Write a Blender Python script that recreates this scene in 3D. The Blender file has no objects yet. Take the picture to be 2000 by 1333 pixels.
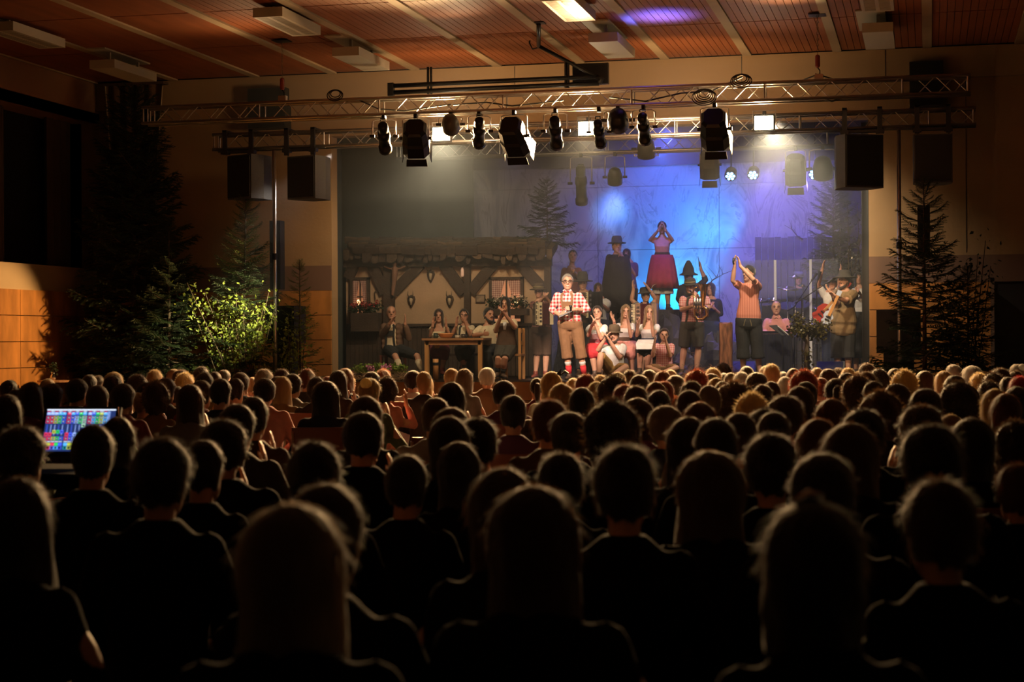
import bpy, math, random
import numpy as np
from mathutils import Vector, Matrix
random.seed(7); rng = np.random.default_rng(7)
SC = bpy.context.scene; COL = SC.collection
# ---------------------------------------------------------------- camera
FPX, CZ, PSI, ROLL = 3400.0, 1.60, math.atan(815/3400), 0.006
_t = 4.5/FPX
F = np.array([-math.sin(PSI)*math.cos(_t), math.cos(PSI)*math.cos(_t), -math.sin(_t)])
R0 = np.array([math.cos(PSI), math.sin(PSI), 0.0]); U0 = np.cross(R0, F)
RR = math.cos(ROLL)*R0 - math.sin(ROLL)*U0; UU = math.cos(ROLL)*U0 + math.sin(ROLL)*R0
CAM = np.array([0, 0, CZ])
def ray(x, y): return F + RR*(x-1000)/FPX - UU*(y-666.5)/FPX
def P(x, y, Y):
    d = ray(x, y); return CAM + d*(Y/d[1])
def PD(x, y, dep): return CAM + ray(x, y)*dep
def PZ(x, y, z):
    d = ray(x, y); return CAM + d*((z-CZ)/d[2])
def proj(p):
    q = np.asarray(p)-CAM; d = q@F
    return 1000+FPX*(q@RR)/d, 666.5-FPX*(q@UU)/d, d
cd = bpy.data.cameras.new('camera'); cam = bpy.data.objects.new('camera', cd); COL.objects.link(cam)
cd.sensor_width = 36; cd.lens = FPX*36/2000; cd.clip_end = 200; cd.clip_start = .1
cam.matrix_world = Matrix(((RR[0], UU[0], -F[0], 0), (RR[1], UU[1], -F[1], 0), (RR[2], UU[2], -F[2], CZ), (0, 0, 0, 1)))
cd.dof.use_dof = True; cd.dof.focus_distance = 28.5; cd.dof.aperture_fstop = 4.0
SC.camera = cam
SC.view_settings.view_transform = 'Standard'; SC.view_settings.look = 'None'
SC.view_settings.gamma = 1; SC.view_settings.use_curve_mapping = False; SC.view_settings.exposure = 0.0
w = bpy.data.worlds.new('world'); SC.world = w; w.use_nodes = True
w.node_tree.nodes['Background'].inputs[0].default_value = (.0, .0, .0, 1)
SC.cycles.volume_step_rate = 1; SC.cycles.volume_bounces = 0; SC.cycles.max_bounces = 5
SC.cycles.diffuse_bounces = 1; SC.cycles.glossy_bounces = 2; SC.cycles.sample_clamp_indirect = 3
# ---------------------------------------------------------------- lights
def spot(name, loc, to, col, watt, ang=40, blend=.6, rad=.08):
    l = bpy.data.lights.new(name, 'SPOT'); l.energy = watt; l.color = col
    l.spot_size = math.radians(ang); l.spot_blend = blend; l.shadow_soft_size = rad
    o = bpy.data.objects.new(name, l); COL.objects.link(o); o.location = loc
    o.rotation_euler = (Vector(to)-Vector(loc)).to_track_quat('-Z', 'Y').to_euler(); return o
WARM = (1, .62, .30); HOT = (1, .74, .42); BLUE = (.10, .16, 1); VIO = (.28, .2, 1); CYAN = (.0, .30, 1)
q_ = lambda x, y, Y: tuple(P(x, y, Y))
spot('key_presenter', (-5.2, 21.5, 5.6), q_(1110, 640, 28), (1, .76, .58), 4600, 13, .5)
spot('key_hut', q_(1000, 262, 24.6), q_(880, 640, 30), (1, .56, .32), 950, 36, .9)
spot('key_women', q_(1090, 262, 24.6), q_(1235, 665, 29), (1, .68, .56), 4200, 22, .8)
spot('key_singer', q_(1396, 262, 24.6), q_(1440, 620, 28.8), (1, .55, .42), 1100, 24, .8)
spot('key_guitarist', q_(1560, 240, 24.6), q_(1650, 620, 29.3), WARM, 500, 22, .8)
# wash through the haze from the lower truss
spot('wash_left', q_(862, 262, 26.75), q_(880, 640, 29.6), (1, .85, .55), 300, 120, 1, .1)
spot('wash_middle', q_(1147, 251, 26.75), q_(1130, 700, 28.9), HOT, 125, 120, 1, .1)
spot('wash_right', q_(1510, 240, 26.75), q_(1560, 700, 28.9), (1, .82, .55), 700, 120, 1, .1)
# added spots standing in for haze and bounce glow on the wall and fascia
spot('wall_glow_left', q_(880, 250, 25.5), q_(850, 240, 28), WARM, 210, 140, .9, .3)
spot('wall_glow_right', q_(1330, 245, 25.5), q_(1330, 240, 28), WARM, 230, 140, .9, .3)
# light thrown at the ceiling
spot('ceiling_left', q_(900, 150, 23.9), tuple(PZ(850, 10, 6.1)), HOT, 40, 95, 1, .15)
spot('ceiling_right', q_(1540, 130, 23.9), tuple(PZ(1530, -5, 6.1)), HOT, 60, 80, 1, .15)
spot('ceiling_blue', q_(1290, 150, 24.4), tuple(PZ(1290, 35, 6.1)), (.07, .09, 1), 700, 72, 1, .2)
spot('ceiling_far', q_(500, 190, 23.5), tuple(PZ(420, 40, 6.1)), WARM, 40, 150, 1, .3)
# lamps turned to the side
spot('side_panels', (-8.0, 25.95, 4.8), (-14.2, 24.6, 1.2), (1, .60, .26), 2300, 30, .5, .05)
spot('boughs', q_(775, 300, 24.1), q_(450, 610, 26), (1, .92, .5), 4200, 20, 1, .05)
# blue light on the painted rock
spot('rock_blue', q_(1300, 255, 29.7), q_(1300, 440, 33.1), (.09, .14, 1), 800, 75, .8, .1)
spot('rock_blue_high', q_(1290, 300, 31.0), q_(1300, 380, 33.1), (.05, .17, 1), 260, 60, .9, .1)
spot('rock_violet', q_(1560, 300, 30.0), q_(1530, 480, 33.1), (.12, .09, 1), 620, 80, .9, .1)
spot('rock_grey', q_(1000, 300, 29.9), q_(1010, 430, 33.1), (.55, .45, .8), 25, 80, .9, .1)
spot('rock_cyan_spot', q_(1200, 352, 31.9), q_(1195, 412, 33.1), (.05, .35, 1), 160, 40, 1, .03)
spot('rock_cyan_right', q_(1420, 500, 31.9), q_(1392, 420, 33.1), (.0, .35, 1), 260, 60, 1, .05)
spot('rock_cyan_low', q_(1325, 640, 32.4), q_(1330, 540, 33.1), (.0, .42, 1), 420, 85, 1, .05)
spot('rock_cyan_left', q_(1258, 640, 32.4), q_(1256, 540, 33.1), (.0, .35, 1), 140, 60, 1, .05)
spot('stage_blue', q_(1500, 330, 31.0), q_(1480, 640, 30.0), (.18, .14, 1), 350, 80, .9, .1)
spot('rock_violet_patch', q_(1197, 345, 32.3), q_(1196, 405, 33.1), (.22, .25, 1), 120, 36, 1, .03)
spot('pole_edge', q_(650, 300, 27.3), q_(536, 440, 26.45), (1, .85, .7), 160, 50, 1, .03)

# ---------------------------------------------------------------- mesh builder
def nrm(a):
    a = np.asarray(a, float); n = np.linalg.norm(a); return a/n if n > 1e-9 else a
def mesh_from(name, v, f, mats=(), mi=None, smooth=False):
    me = bpy.data.meshes.new(name)
    me.from_pydata([tuple(map(float, p)) for p in v], [], f)
    for m in mats: me.materials.append(m)
    if mi is not None and len(mats) > 1: me.polygons.foreach_set('material_index', np.asarray(mi, np.int32))
    if smooth: me.polygons.foreach_set('use_smooth', np.ones(len(me.polygons), bool))
    me.update(); return me
class MB:
    def __init__(s): s.v = []; s.f = []; s.mi = []; s.n = 0
    def add(s, v, f, m=0):
        v = np.asarray(v, float).reshape(-1, 3); s.v.append(v)
        o = s.n; s.f += [tuple(i+o for i in q) for q in f]; s.mi += [m]*len(f); s.n += len(v); return s
    def rings(s, rings, m=0, cap=True):
        k, n = len(rings), len(rings[0]); v = np.concatenate([np.asarray(r, float) for r in rings]); f = []
        for i in range(k-1):
            for j in range(n):
                a, b = i*n+j, i*n+(j+1) % n; f.append((a, b, b+n, a+n))
        if cap: f.append(tuple(range(n-1, -1, -1))); f.append(tuple(range((k-1)*n, k*n)))
        return s.add(v, f, m)
    def tube(s, pts, rad, n=8, m=0, cap=True, flat=1.0):
        pts = np.asarray(pts, float); k = len(pts)
        rad = np.full(k, rad) if np.isscalar(rad) else np.asarray(rad, float)
        t = np.gradient(pts, axis=0); t /= np.linalg.norm(t, axis=1)[:, None]+1e-12
        up = np.array([0, 0, 1.]) if abs(t[0][2]) < .9 else np.array([0, 1., 0])
        x = nrm(np.cross(up, t[0])); ang = np.linspace(0, 2*math.pi, n, endpoint=False); rs = []
        for i in range(k):
            x = nrm(x - t[i]*(x@t[i])); y = np.cross(t[i], x)
            rs.append(pts[i] + rad[i]*(np.cos(ang)[:, None]*x + flat*np.sin(ang)[:, None]*y))
        return s.rings(rs, m, cap)
    def box(s, c, size, m=0, M=None, taper=1.0):
        h = np.asarray(size, float)/2
        v = np.array([[x*(taper if z > 0 else 1), y*(taper if z > 0 else 1), z] for z in (-1, 1) for x, y in ((-1, -1), (1, -1), (1, 1), (-1, 1))])*h
        if M is not None: v = v@np.asarray(M).T
        return s.add(v+np.asarray(c), [(3, 2, 1, 0), (4, 5, 6, 7), (0, 1, 5, 4), (1, 2, 6, 5), (2, 3, 7, 6), (3, 0, 4, 7)], m)
    def lohi(s, lo, hi, m=0):
        lo = np.array(lo, float); hi = np.array(hi, float); return s.box((lo+hi)/2, hi-lo, m)
    def bar(s, a, b, w_, h_, m=0, up=(0, 0, 1)):
        a = np.asarray(a, float); b = np.asarray(b, float); z = nrm(b-a); x = np.cross(up, z)
        x = nrm(x) if np.linalg.norm(x) > 1e-4 else np.array([1., 0, 0]); y = np.cross(z, x)
        return s.box((a+b)/2, (w_, h_, np.linalg.norm(b-a)), m, np.stack([x, y, z], 1))
    def lathe(s, prof, c=(0, 0, 0), n=16, m=0, M=None, cap=True, sx=1, sy=1):
        a = np.linspace(0, 2*math.pi, n, endpoint=False); rs = []
        for r, z in prof:
            q = np.stack([r*np.cos(a)*sx, r*np.sin(a)*sy, np.full(n, z)], 1)
            if M is not None: q = q@np.asarray(M).T
            rs.append(q+np.asarray(c))
        return s.rings(rs, m, cap)
    def ell(s, c, r, M=None, n=10, k=7, m=0):
        th = np.linspace(.12, math.pi-.12, k); return s.lathe2(th, c, r, M, n, m)
    def lathe2(s, th, c, r, M, n, m):
        a = np.linspace(0, 2*math.pi, n, endpoint=False); rs = []; r = np.broadcast_to(np.asarray(r, float), (3,))
        for t in th[::-1]:
            q = np.stack([math.sin(t)*np.cos(a), math.sin(t)*np.sin(a), np.full(n, math.cos(t))], 1)*r
            if M is not None: q = q@np.asarray(M).T
            rs.append(q+np.asarray(c))
        return s.rings(rs, m, True)
    def arr(s): return np.concatenate(s.v) if s.v else np.zeros((0, 3))
    def build(s, name, mats, parent=None, smooth=False, loc=None, world=True):
        """world verts; parent given: made local to the parent's stored origin"""
        v = s.arr()
        if parent is not None and world: v = v-np.array(parent['_o'])
        elif loc is not None: v = v-np.asarray(loc)
        if not isinstance(mats, (list, tuple)): mats = [mats]
        o = bpy.data.objects.new(name, mesh_from(name, v, s.f, mats, s.mi, smooth)); COL.objects.link(o)
        if parent is not None: o.parent = parent
        elif loc is not None: o.location = loc
        o['_o'] = [float(x) for x in (loc if loc is not None else (parent['_o'] if parent is not None else (0, 0, 0)))]
        return o
def tag(o, label=None, cat=None, group=None, kind=None):
    for k, v in (('label', label), ('category', cat), ('group', group), ('kind', kind)):
        if v: o[k] = v
    return o
def thing(name, label, cat, loc=(0, 0, 0), group=None):
    o = bpy.data.objects.new(name, None); COL.objects.link(o); o.location = [float(x) for x in loc]
    o['_o'] = [float(x) for x in loc]; o.empty_display_size = .1
    return tag(o, label, cat, group)
def struct(o): o['kind'] = 'structure'; return o
def link(name, me, parent, loc=(0, 0, 0), rot=(0, 0, 0), sc=(1, 1, 1)):
    o = bpy.data.objects.new(name, me); COL.objects.link(o); o.parent = parent
    o.location = loc; o.rotation_euler = rot; o.scale = sc if not np.isscalar(sc) else (sc,)*3; return o
def rotz(a): c, s = math.cos(a), math.sin(a); return np.array([[c, -s, 0], [s, c, 0], [0, 0, 1.]])
def frame(z, up=(0, 0, 1)):
    z = nrm(z); x = np.cross(up, z); x = nrm(x) if np.linalg.norm(x) > 1e-3 else np.array([1., 0, 0]); return np.stack([x, np.cross(z, x), z], 1)
def remesh(o, vox=.012, sm=4, decim=None):
    m = o.modifiers.new('r', 'REMESH'); m.mode = 'VOXEL'; m.voxel_size = vox; m.use_smooth_shade = True
    if sm: s = o.modifiers.new('s', 'SMOOTH'); s.factor = .5; s.iterations = sm
    dg = bpy.context.evaluated_depsgraph_get(); me = bpy.data.meshes.new_from_object(o.evaluated_get(dg))
    o.modifiers.clear(); old = o.data; mats = list(old.materials); o.data = me; me.name = old.name
    me.materials.clear()
    for x in mats: me.materials.append(x)
    me.polygons.foreach_set('material_index', np.zeros(len(me.polygons), np.int32))
    me.polygons.foreach_set('use_smooth', np.ones(len(me.polygons), bool))
    bpy.data.meshes.remove(old); return o
# ---------------------------------------------------------------- materials
def new_mat(name):
    m = bpy.data.materials.new(name); m.use_nodes = True; return m, m.node_tree.nodes, m.node_tree.links
def mat(name, col, rough=.6, metal=0., var=0., scale=8., bump=0., bscale=60., sheen=0., emis=None, est=0., trans=0., stretch=None, spec=None, col2=None, alpha=1., coat=0., tcol=None):
    m, N, L = new_mat(name); b = N['Principled BSDF']
    c = (*col, 1) if len(col) == 3 else col
    b.inputs['Base Color'].default_value = c; b.inputs['Roughness'].default_value = rough; b.inputs['Metallic'].default_value = metal
    if spec is not None: b.inputs['Specular IOR Level'].default_value = spec
    if sheen: b.inputs['Sheen Weight'].default_value = sheen
    if coat: b.inputs['Coat Weight'].default_value = coat
    if emis: b.inputs['Emission Color'].default_value = (*emis, 1); b.inputs['Emission Strength'].default_value = est
    if alpha < 1: b.inputs['Alpha'].default_value = alpha
    if var or bump:
        tc = N.new('ShaderNodeTexCoord'); mp = N.new('ShaderNodeMapping'); L.new(tc.outputs['Object'], mp.inputs[0])
        if stretch: mp.inputs['Scale'].default_value = stretch
    if var:
        n = N.new('ShaderNodeTexNoise'); n.inputs['Scale'].default_value = scale; n.inputs['Detail'].default_value = 5; L.new(mp.outputs[0], n.inputs['Vector'])
        r = N.new('ShaderNodeValToRGB'); r.color_ramp.elements[0].position = .3; r.color_ramp.elements[1].position = .7
        k = col2 if col2 else tuple(x*(1-var) for x in c[:3]); r.color_ramp.elements[0].color = (*k, 1); r.color_ramp.elements[1].color = (*[min(1, x*(1+var*.4)) for x in c[:3]], 1)
        L.new(n.outputs[0], r.inputs[0]); L.new(r.outputs[0], b.inputs['Base Color'])
    if bump:
        n = N.new('ShaderNodeTexNoise'); n.inputs['Scale'].default_value = bscale; n.inputs['Detail'].default_value = 3; L.new(mp.outputs[0], n.inputs['Vector'])
        bp = N.new('ShaderNodeBump'); bp.inputs['Strength'].default_value = bump; bp.inputs['Distance'].default_value = .02; L.new(n.outputs[0], bp.inputs['Height']); L.new(bp.outputs[0], b.inputs['Normal'])
    if trans:
        t = N.new('ShaderNodeBsdfTranslucent'); t.inputs[0].default_value = (*tcol, 1) if tcol else c; x = N.new('ShaderNodeMixShader'); x.inputs[0].default_value = trans
        L.new(b.outputs[0], x.inputs[1]); L.new(t.outputs[0], x.inputs[2]); L.new(x.outputs[0], N['Material Output'].inputs[0])
    return m
def plaid(name, ca, cb, scale=1.0, cc=None):
    """gingham check: bands in two directions, darker where they cross"""
    m, N, L = new_mat(name); b = N['Principled BSDF']; b.inputs['Roughness'].default_value = .8
    tc = N.new('ShaderNodeTexCoord'); sx = N.new('ShaderNodeSeparateXYZ'); L.new(tc.outputs['Object'], sx.inputs[0]); acc = []
    for ax in (0, 2):
        mu = N.new('ShaderNodeMath'); mu.operation = 'MULTIPLY'; mu.inputs[1].default_value = scale; L.new(sx.outputs[ax], mu.inputs[0])
        fr = N.new('ShaderNodeMath'); fr.operation = 'FRACT'; L.new(mu.outputs[0], fr.inputs[0])
        gt = N.new('ShaderNodeMath'); gt.operation = 'GREATER_THAN'; gt.inputs[1].default_value = .5; L.new(fr.outputs[0], gt.inputs[0]); acc.append(gt)
    ad = N.new('ShaderNodeMath'); ad.operation = 'ADD'; L.new(acc[0].outputs[0], ad.inputs[0]); L.new(acc[1].outputs[0], ad.inputs[1])
    hf = N.new('ShaderNodeMath'); hf.operation = 'MULTIPLY'; hf.inputs[1].default_value = .5; L.new(ad.outputs[0], hf.inputs[0])
    mx = N.new('ShaderNodeMix'); mx.data_type = 'RGBA'; mx.inputs[6].default_value = (*ca, 1); mx.inputs[7].default_value = (*cb, 1)
    L.new(hf.outputs[0], mx.inputs[0]); L.new(mx.outputs[2], b.inputs['Base Color']); return m
def stripes(name, ca, cb, scale=40., ax=0, w_=.5, rough=.8):
    m, N, L = new_mat(name); b = N['Principled BSDF']; b.inputs['Roughness'].default_value = rough
    tc = N.new('ShaderNodeTexCoord'); sx = N.new('ShaderNodeSeparateXYZ'); L.new(tc.outputs['Object'], sx.inputs[0])
    mu = N.new('ShaderNodeMath'); mu.operation = 'MULTIPLY'; mu.inputs[1].default_value = scale; L.new(sx.outputs[ax], mu.inputs[0])
    fr = N.new('ShaderNodeMath'); fr.operation = 'FRACT'; L.new(mu.outputs[0], fr.inputs[0])
    gt = N.new('ShaderNodeMath'); gt.operation = 'GREATER_THAN'; gt.inputs[1].default_value = w_; L.new(fr.outputs[0], gt.inputs[0])
    mx = N.new('ShaderNodeMix'); mx.data_type = 'RGBA'; mx.inputs[6].default_value = (*ca, 1); mx.inputs[7].default_value = (*cb, 1)
    L.new(gt.outputs[0], mx.inputs[0]); L.new(mx.outputs[2], b.inputs['Base Color']); return m
def emit(name, col, st):
    return mat(name, (0, 0, 0), emis=col, est=st)
BLACK = mat('black_paint', (.012, .012, .013), .55); BLACKM = mat('black_metal', (.02, .02, .022), .4, .6)
STEEL = mat('aluminium_tube', (.62, .60, .58), .32, .9); CHROME = mat('chrome', (.8, .8, .82), .15, 1)
WOODR = mat('spruce_boards', (.34, .105, .035), .62, var=.25, scale=1.2, stretch=(6, .5, 1))
BEAM = mat('cream_batten', (.48, .36, .22), .7, var=.1, scale=2)
PLASTER = mat('ochre_plaster', (.40, .245, .115), .9, var=.12, scale=1.1, bump=.2, bscale=20)
PLASTERL = mat('light_plaster', (.52, .36, .19), .9, var=.08, scale=1)
BAND = mat('brown_band', (.20, .11, .07), .85, var=.1, scale=2)
VENEER = mat('maple_veneer', (.60, .25, .06), .45, var=.5, scale=3.2, stretch=(1, 1, .35))
GAP = mat('dark_gap', (.02, .012, .008), .9)
FLOORM = mat('parquet', (.06, .035, .02), .6, var=.2, scale=3)
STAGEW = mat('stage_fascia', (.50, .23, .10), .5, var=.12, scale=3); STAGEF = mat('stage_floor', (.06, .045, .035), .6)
DRAPE = mat('black_drape', (.035, .042, .038), .95); LAMPW = mat('lamp_white', (.62, .55, .42), .5); LOUV = mat('louver', (.45, .42, .36), .35, .3)
SKIN = mat('skin', (.62, .33, .22), .5); SKIN2 = mat('skin_tan', (.55, .27, .17), .5)
EYE = mat('eye_dark', (.03, .02, .02), .3); LIP = mat('lips', (.45, .10, .09), .4); TEETH = mat('teeth', (.8, .76, .7), .4)
# ================================================================ the hall
WY = 28.0
XLW = P(190, 400, WY)[0]; XRW = 3.8; ZC = 6.12; XL = P(648, 500, WY)[0]; XR = P(1697, 500, WY)[0]; ZT = 5.05; SZ = 0.90; SY0 = 27.55; SYB = 33.6
struct(MB().lohi((XLW-.3, -4, -.1), (XRW+.3, WY, 0)).build('floor', FLOORM))
def wallslab(name, lo, hi, m=PLASTER): return struct(MB().lohi(lo, hi).build(name, m, loc=lo))
TIMB0 = mat('rod_wood', (.12, .07, .04), .8)
DKWALL = mat('dark_unseen_wall', (.02, .016, .013), .95)  # unseen right and back walls, coloured dark to cut bounce light
wf = wallslab('wall_front', (XLW-.3, WY, 0), (XL, WY+.3, ZC))
wr = wallslab('wall_front', (XR, WY, 0), (XRW, WY+.3, ZC))
wh = wallslab('wall_front', (XL, WY, ZT), (XR, WY+.3, ZC))
wallslab('wall_right', (XRW, -4, 0), (XRW+.3, WY+.3, ZC), DKWALL)
wallslab('wall_back', (XLW-.3, -4.3, 0), (XRW+.3, -4, ZC), DKWALL)
wl = wallslab('wall_left', (XLW-.3, -4, 0), (XLW, WY, 2.86), PLASTERL)
struct(MB().lohi((XLW-.9, -4, 2.86), (XLW-.6, WY+.1, ZC)).build('wall_left', mat('dark_glazing', (.010, .009, .010), .5)))
struct(MB().lohi((XLW-.6, -4, 2.80), (XLW-.3, WY+.1, 2.86)).build('trim_1', BAND))
# dark curtains hanging in the window recess on the left
cur = thing('window_curtain', 'dark floor-dark curtain drawn across the high left windows', 'curtain', (XLW-.4, 26, 2.9)); cur['label'] = 'dark brown curtain hanging in the high windows of the left wall'
for a, b in ((23.2, 25.6), (26.9, 27.8)):
    m = MB(); ys = np.linspace(a, b, 50); x = XLW-.42+.05*np.sin(ys*26)
    top = [(x[i], ys[i], 5.5) for i in range(50)]; bot = [(x[i], ys[i], 2.87) for i in range(50)]
    m.add(top+bot, [(i, i+1, i+51, i+50) for i in range(49)]); m.build('curtain_panel', mat('brown_curtain', (.10, .065, .04), .95), cur, True)
# soffit along the left wall, front fascia, brown band
struct(MB().lohi((XLW-.9, -4, 5.42), (XLW+.05, WY, 5.58)).lohi((XLW-.05, -4, 5.42), (XLW+.05, WY, ZC)).build('trim_2', mat('soffit', (.34, .17, .08), .8)))
struct(MB().lohi((XLW+.05, WY-.10, ZC-.50), (XRW, WY-.002, ZC-.02)).build('trim_3', mat('fascia', (.40, .27, .14), .85)))
for x0, x1 in ((XLW, XL), (XR, XRW)):
    struct(MB().lohi((x0, WY-.03, 2.44), (x1, WY-.002, 2.86)).build('trim_4', BAND))
for px in (1008, 1450, 1730):
    x = P(px, 140, WY)[0]; struct(MB().lohi((x-.006, WY-.104, ZC-.50), (x+.006, WY-.09, ZC-.03)).build('trim_5', GAP))
for px, z0 in ((1887, 2.9),):
    x = P(px, 300, WY)[0]; struct(MB().lohi((x-.006, WY-.004, z0), (x+.006, WY+.01, ZC-.5)).build('trim_6', GAP))
# veneer panels, each a piece of its wall
ZS = [.0, .34, .76, 1.18, 1.60, 2.02, 2.44]
def panelrow(par, x0, x1, n):
    xs = np.linspace(x0, x1, n+1)
    for i in range(n):
        for k in range(6):
            MB().lohi((xs[i]+.006, WY-.045, ZS[k]+.006), (xs[i+1]-.006, WY-.002, ZS[k+1]-.006)).build('panel', VENEER, par)
XD = P(1942, 600, WY)[0]
panelrow(wf, XLW+.05, XL, 2); panelrow(wr, XR, XD, 1)
ysm = P(35, 600, 25.0); 
tt = (XLW-0)/ray(35, 620)[0]; YS = ray(35, 620)[1]*tt
for y0, y1 in ((YS-5, YS-2.5), (YS-2.5, YS), (YS, WY-.05)):
    for k in range(6):
        MB().lohi((XLW+.002, y0+.006, ZS[k]+.006), (XLW+.045, y1-.006, ZS[k+1]-.006)).build('panel', VENEER, wl)
# dark doorway at the right
d1 = struct(MB().lohi((XD, WY-.03, 0), (XRW, WY-.004, 2.44)).build('door_1', mat('door_dark', (.012, .011, .012), .6)))
MB().lohi((XD-.06, WY-.05, 0), (XD, WY-.004, 2.5)).lohi((XD-.06, WY-.05, 2.44), (XRW, WY-.004, 2.5)).build('door_frame', BAND, d1)
# ---------------------------------------------------------------- ceiling with boards
ceil = struct(MB().lohi((XLW-.3, -4, ZC+.03), (XRW+.3, WY+.3, ZC+.15)).build('ceiling', GAP, loc=(0, 0, ZC)))
bx = [P(px, 130, WY)[0] for px in (190, 345, 504, 654, 815, 975, 1136, 1301, 1461, 1636, 1811, 1990, 2170)]+[XRW]
rows = [(25.03, WY-.12), (22.30, 24.99), (19.55, 22.26)]
for i in range(len(bx)-1):
    a, b = bx[i]+.07, bx[i+1]-.07
    for k, (y0, y1) in enumerate(rows):
        if i < 3 or k == 2 and i > 4:
            MB().lohi((a, y0, ZC-.005), (b, y1, ZC+.02)).build('ceiling_panel', WOODR, ceil); continue
        n = 12; w_ = (b-a)/n; me = mesh_from('board', MB().box((0, 0, 0), (w_-.008, y1-y0, .025)).arr(), MB().box((0, 0, 0), (1, 1, 1)).f, [WOODR]) if True else None
        for j in range(n):
            link('board', me, ceil, (a+w_*(j+.5), (y0+y1)/2, .008+.003*random.random()))
    MB().lohi((bx[i]-.07, 19, ZC-.03), (bx[i]+.07, WY-.11, ZC+.02)).build('batten', BEAM, ceil)
MB().lohi((XLW-.3, -4, ZC-.005), (XRW+.3, 19.5, ZC+.02)).build('ceiling_panel', WOODR, ceil)
# ceiling lamps
def ceil_lamp(px, py, wpx, label, mount=False):
    z = ZC-(.31 if mount else .20); c = PZ(px, py, z); w_, l_, h_ = .42, 1.5, .13
    t = thing('ceiling_lamp', label, 'ceiling lamp', c, 'box lamps under the wooden ceiling')
    m = MB(); m.lohi(c+(-w_/2, -l_/2, 0), c+(w_/2, l_/2, h_)); m.build('housing', LAMPW, t)
    if not mount:
        m = MB()
        for s in (-1, 1):
            for k in range(24): m.lohi(c+(s*.095-.07, -l_/2+.05+k*.058, -.004), c+(s*.095+.07, -l_/2+.05+k*.058+.012, .004))
        m.build('louver', LOUV, t)
    for yy in (-.5, .5): MB().lohi(c+(-.02, yy-.02, h_), c+(.02, yy+.02, ZC-c[2]-.006)).build('bracket', LAMPW, t)
    if mount: MB().lohi(c+(-.3, -l_/2-.1, ZC-c[2]-.03), c+(.1, l_/2, ZC-c[2]-.006)).build('mount_plate', LAMPW, t)
for a in ((52, 78, 0, 'louvred box lamp in the far left corner bay of the ceiling'), (562, 52, 0, 'louvred box lamp above the left chain hoist'),
          (1112, 22, 0, 'louvred box lamp above the black pipe arm'), (1712, 2, 0, 'louvred box lamp cut off by the top edge at the right'),
          (242, 147, 1, 'plain box lamp above the top of the big dark spruce'), (706, 124, 1, 'pale box lamp just left of the black projector rail'),
          (1196, 98, 1, 'pale box lamp right of the black pipe arm'), (1717, 80, 1, 'pale box lamp right of the right chain hoist')):
    ceil_lamp(a[0], a[1], 0, a[3], bool(a[2]))
# ---------------------------------------------------------------- stage house
stg = struct(MB().lohi((XL+.02, SY0, 0), (XR-.02, SYB+.3, SZ-.03)).build('floor_stage', STAGEF, loc=(XL, SY0, 0)))
stg.name = 'floor'
n = 24; ys = np.linspace(SY0-.02, SYB, n+1)
for i in range(n): MB().lohi((XL+.02, ys[i]+.003, SZ-.03), (XR-.02, ys[i+1]-.003, SZ)).build('plank', STAGEF, stg)
xs = np.arange(XL+.02, XR, 1.9)
for i, x in enumerate(xs):
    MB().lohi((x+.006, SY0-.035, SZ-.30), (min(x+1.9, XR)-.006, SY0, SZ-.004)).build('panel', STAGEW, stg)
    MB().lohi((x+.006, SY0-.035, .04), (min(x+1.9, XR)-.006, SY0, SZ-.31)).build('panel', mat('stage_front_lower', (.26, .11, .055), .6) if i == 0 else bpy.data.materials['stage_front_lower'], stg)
struct(MB().lohi((XL-2, SYB+.1, 0), (XR+2.5, SYB+.3, 6.1)).build('wall_stage_rear', mat('stage_rear_wall', (.10, .10, .12), .9)))
struct(MB().lohi((XL-1.7, WY+.3, 0), (XL-1.5, SYB+.3, 6.1)).build('wall_stage_left', BLACK)); struct(MB().lohi((XR+2.0, WY+.3, 0), (XR+2.2, SYB+.3, 6.1)).build('wall_stage_right', BLACK))
struct(MB().lohi((XL-1.7, WY+.3, 6.1), (XR+2.2, SYB+.3, 6.3)).build('ceiling_stage', mat('stage_ceiling', (.05, .05, .055), .9)))
def drape(name, label, p0, p1, z0, z1, m=DRAPE, amp=.05, wave=14, cat='curtain'):
    p0 = np.array(p0, float); p1 = np.array(p1, float); L_ = np.linalg.norm(p1-p0); k = max(12, int(L_*24)); s = np.linspace(0, 1, k); d = (p1-p0)/L_; nn = np.array([-d[1], d[0]])
    ph = s*L_*wave; q = p0+np.outer(s, p1-p0)+np.outer(amp*np.sin(ph+.8*np.sin(ph*.37)), nn); v = []; f = []
    for zz in (z0, z1):
        for off in (0, .012): v += [(*(a+nn*off), zz) for a in q]
    for i in range(k-1): f += [(i, i+1, 2*k+i+1, 2*k+i), (k+i+1, k+i, 3*k+i, 3*k+i+1)]
    f += [(0, 2*k, 3*k, k), (k-1, 2*k-1, 4*k-1, 3*k-1)]
    return tag(MB().add(v, f).build(name, m, None, True, loc=(p0[0], p0[1], z0)), label, cat)
def X(px, Y): return P(px, 500, Y)[0]
drape('leg_curtain', 'black wing curtain hanging inside the proscenium at the left', (X(646, 28.5), 28.5), (X(669, 29.2), 29.2), SZ+.01, 6.1)
drape('rear_curtain', 'dark green-grey curtain behind the hut roof, left of the painted mountain', (X(640, 32.6), 32.6), (X(925, 32.6), 32.6), SZ+.01, 6.1, mat('green_drape', (.075, .088, .075), .95), .03, 9)
drape('border_curtain', 'dark border cloth hung above the painted mountain backdrop', (X(850, 32.9), 32.9), (X(1750, 32.9), 32.9), P(1300, 322, 32.9)[2], 6.1, mat('border_drape', (.10, .10, .13), .95), .02, 5)
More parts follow.
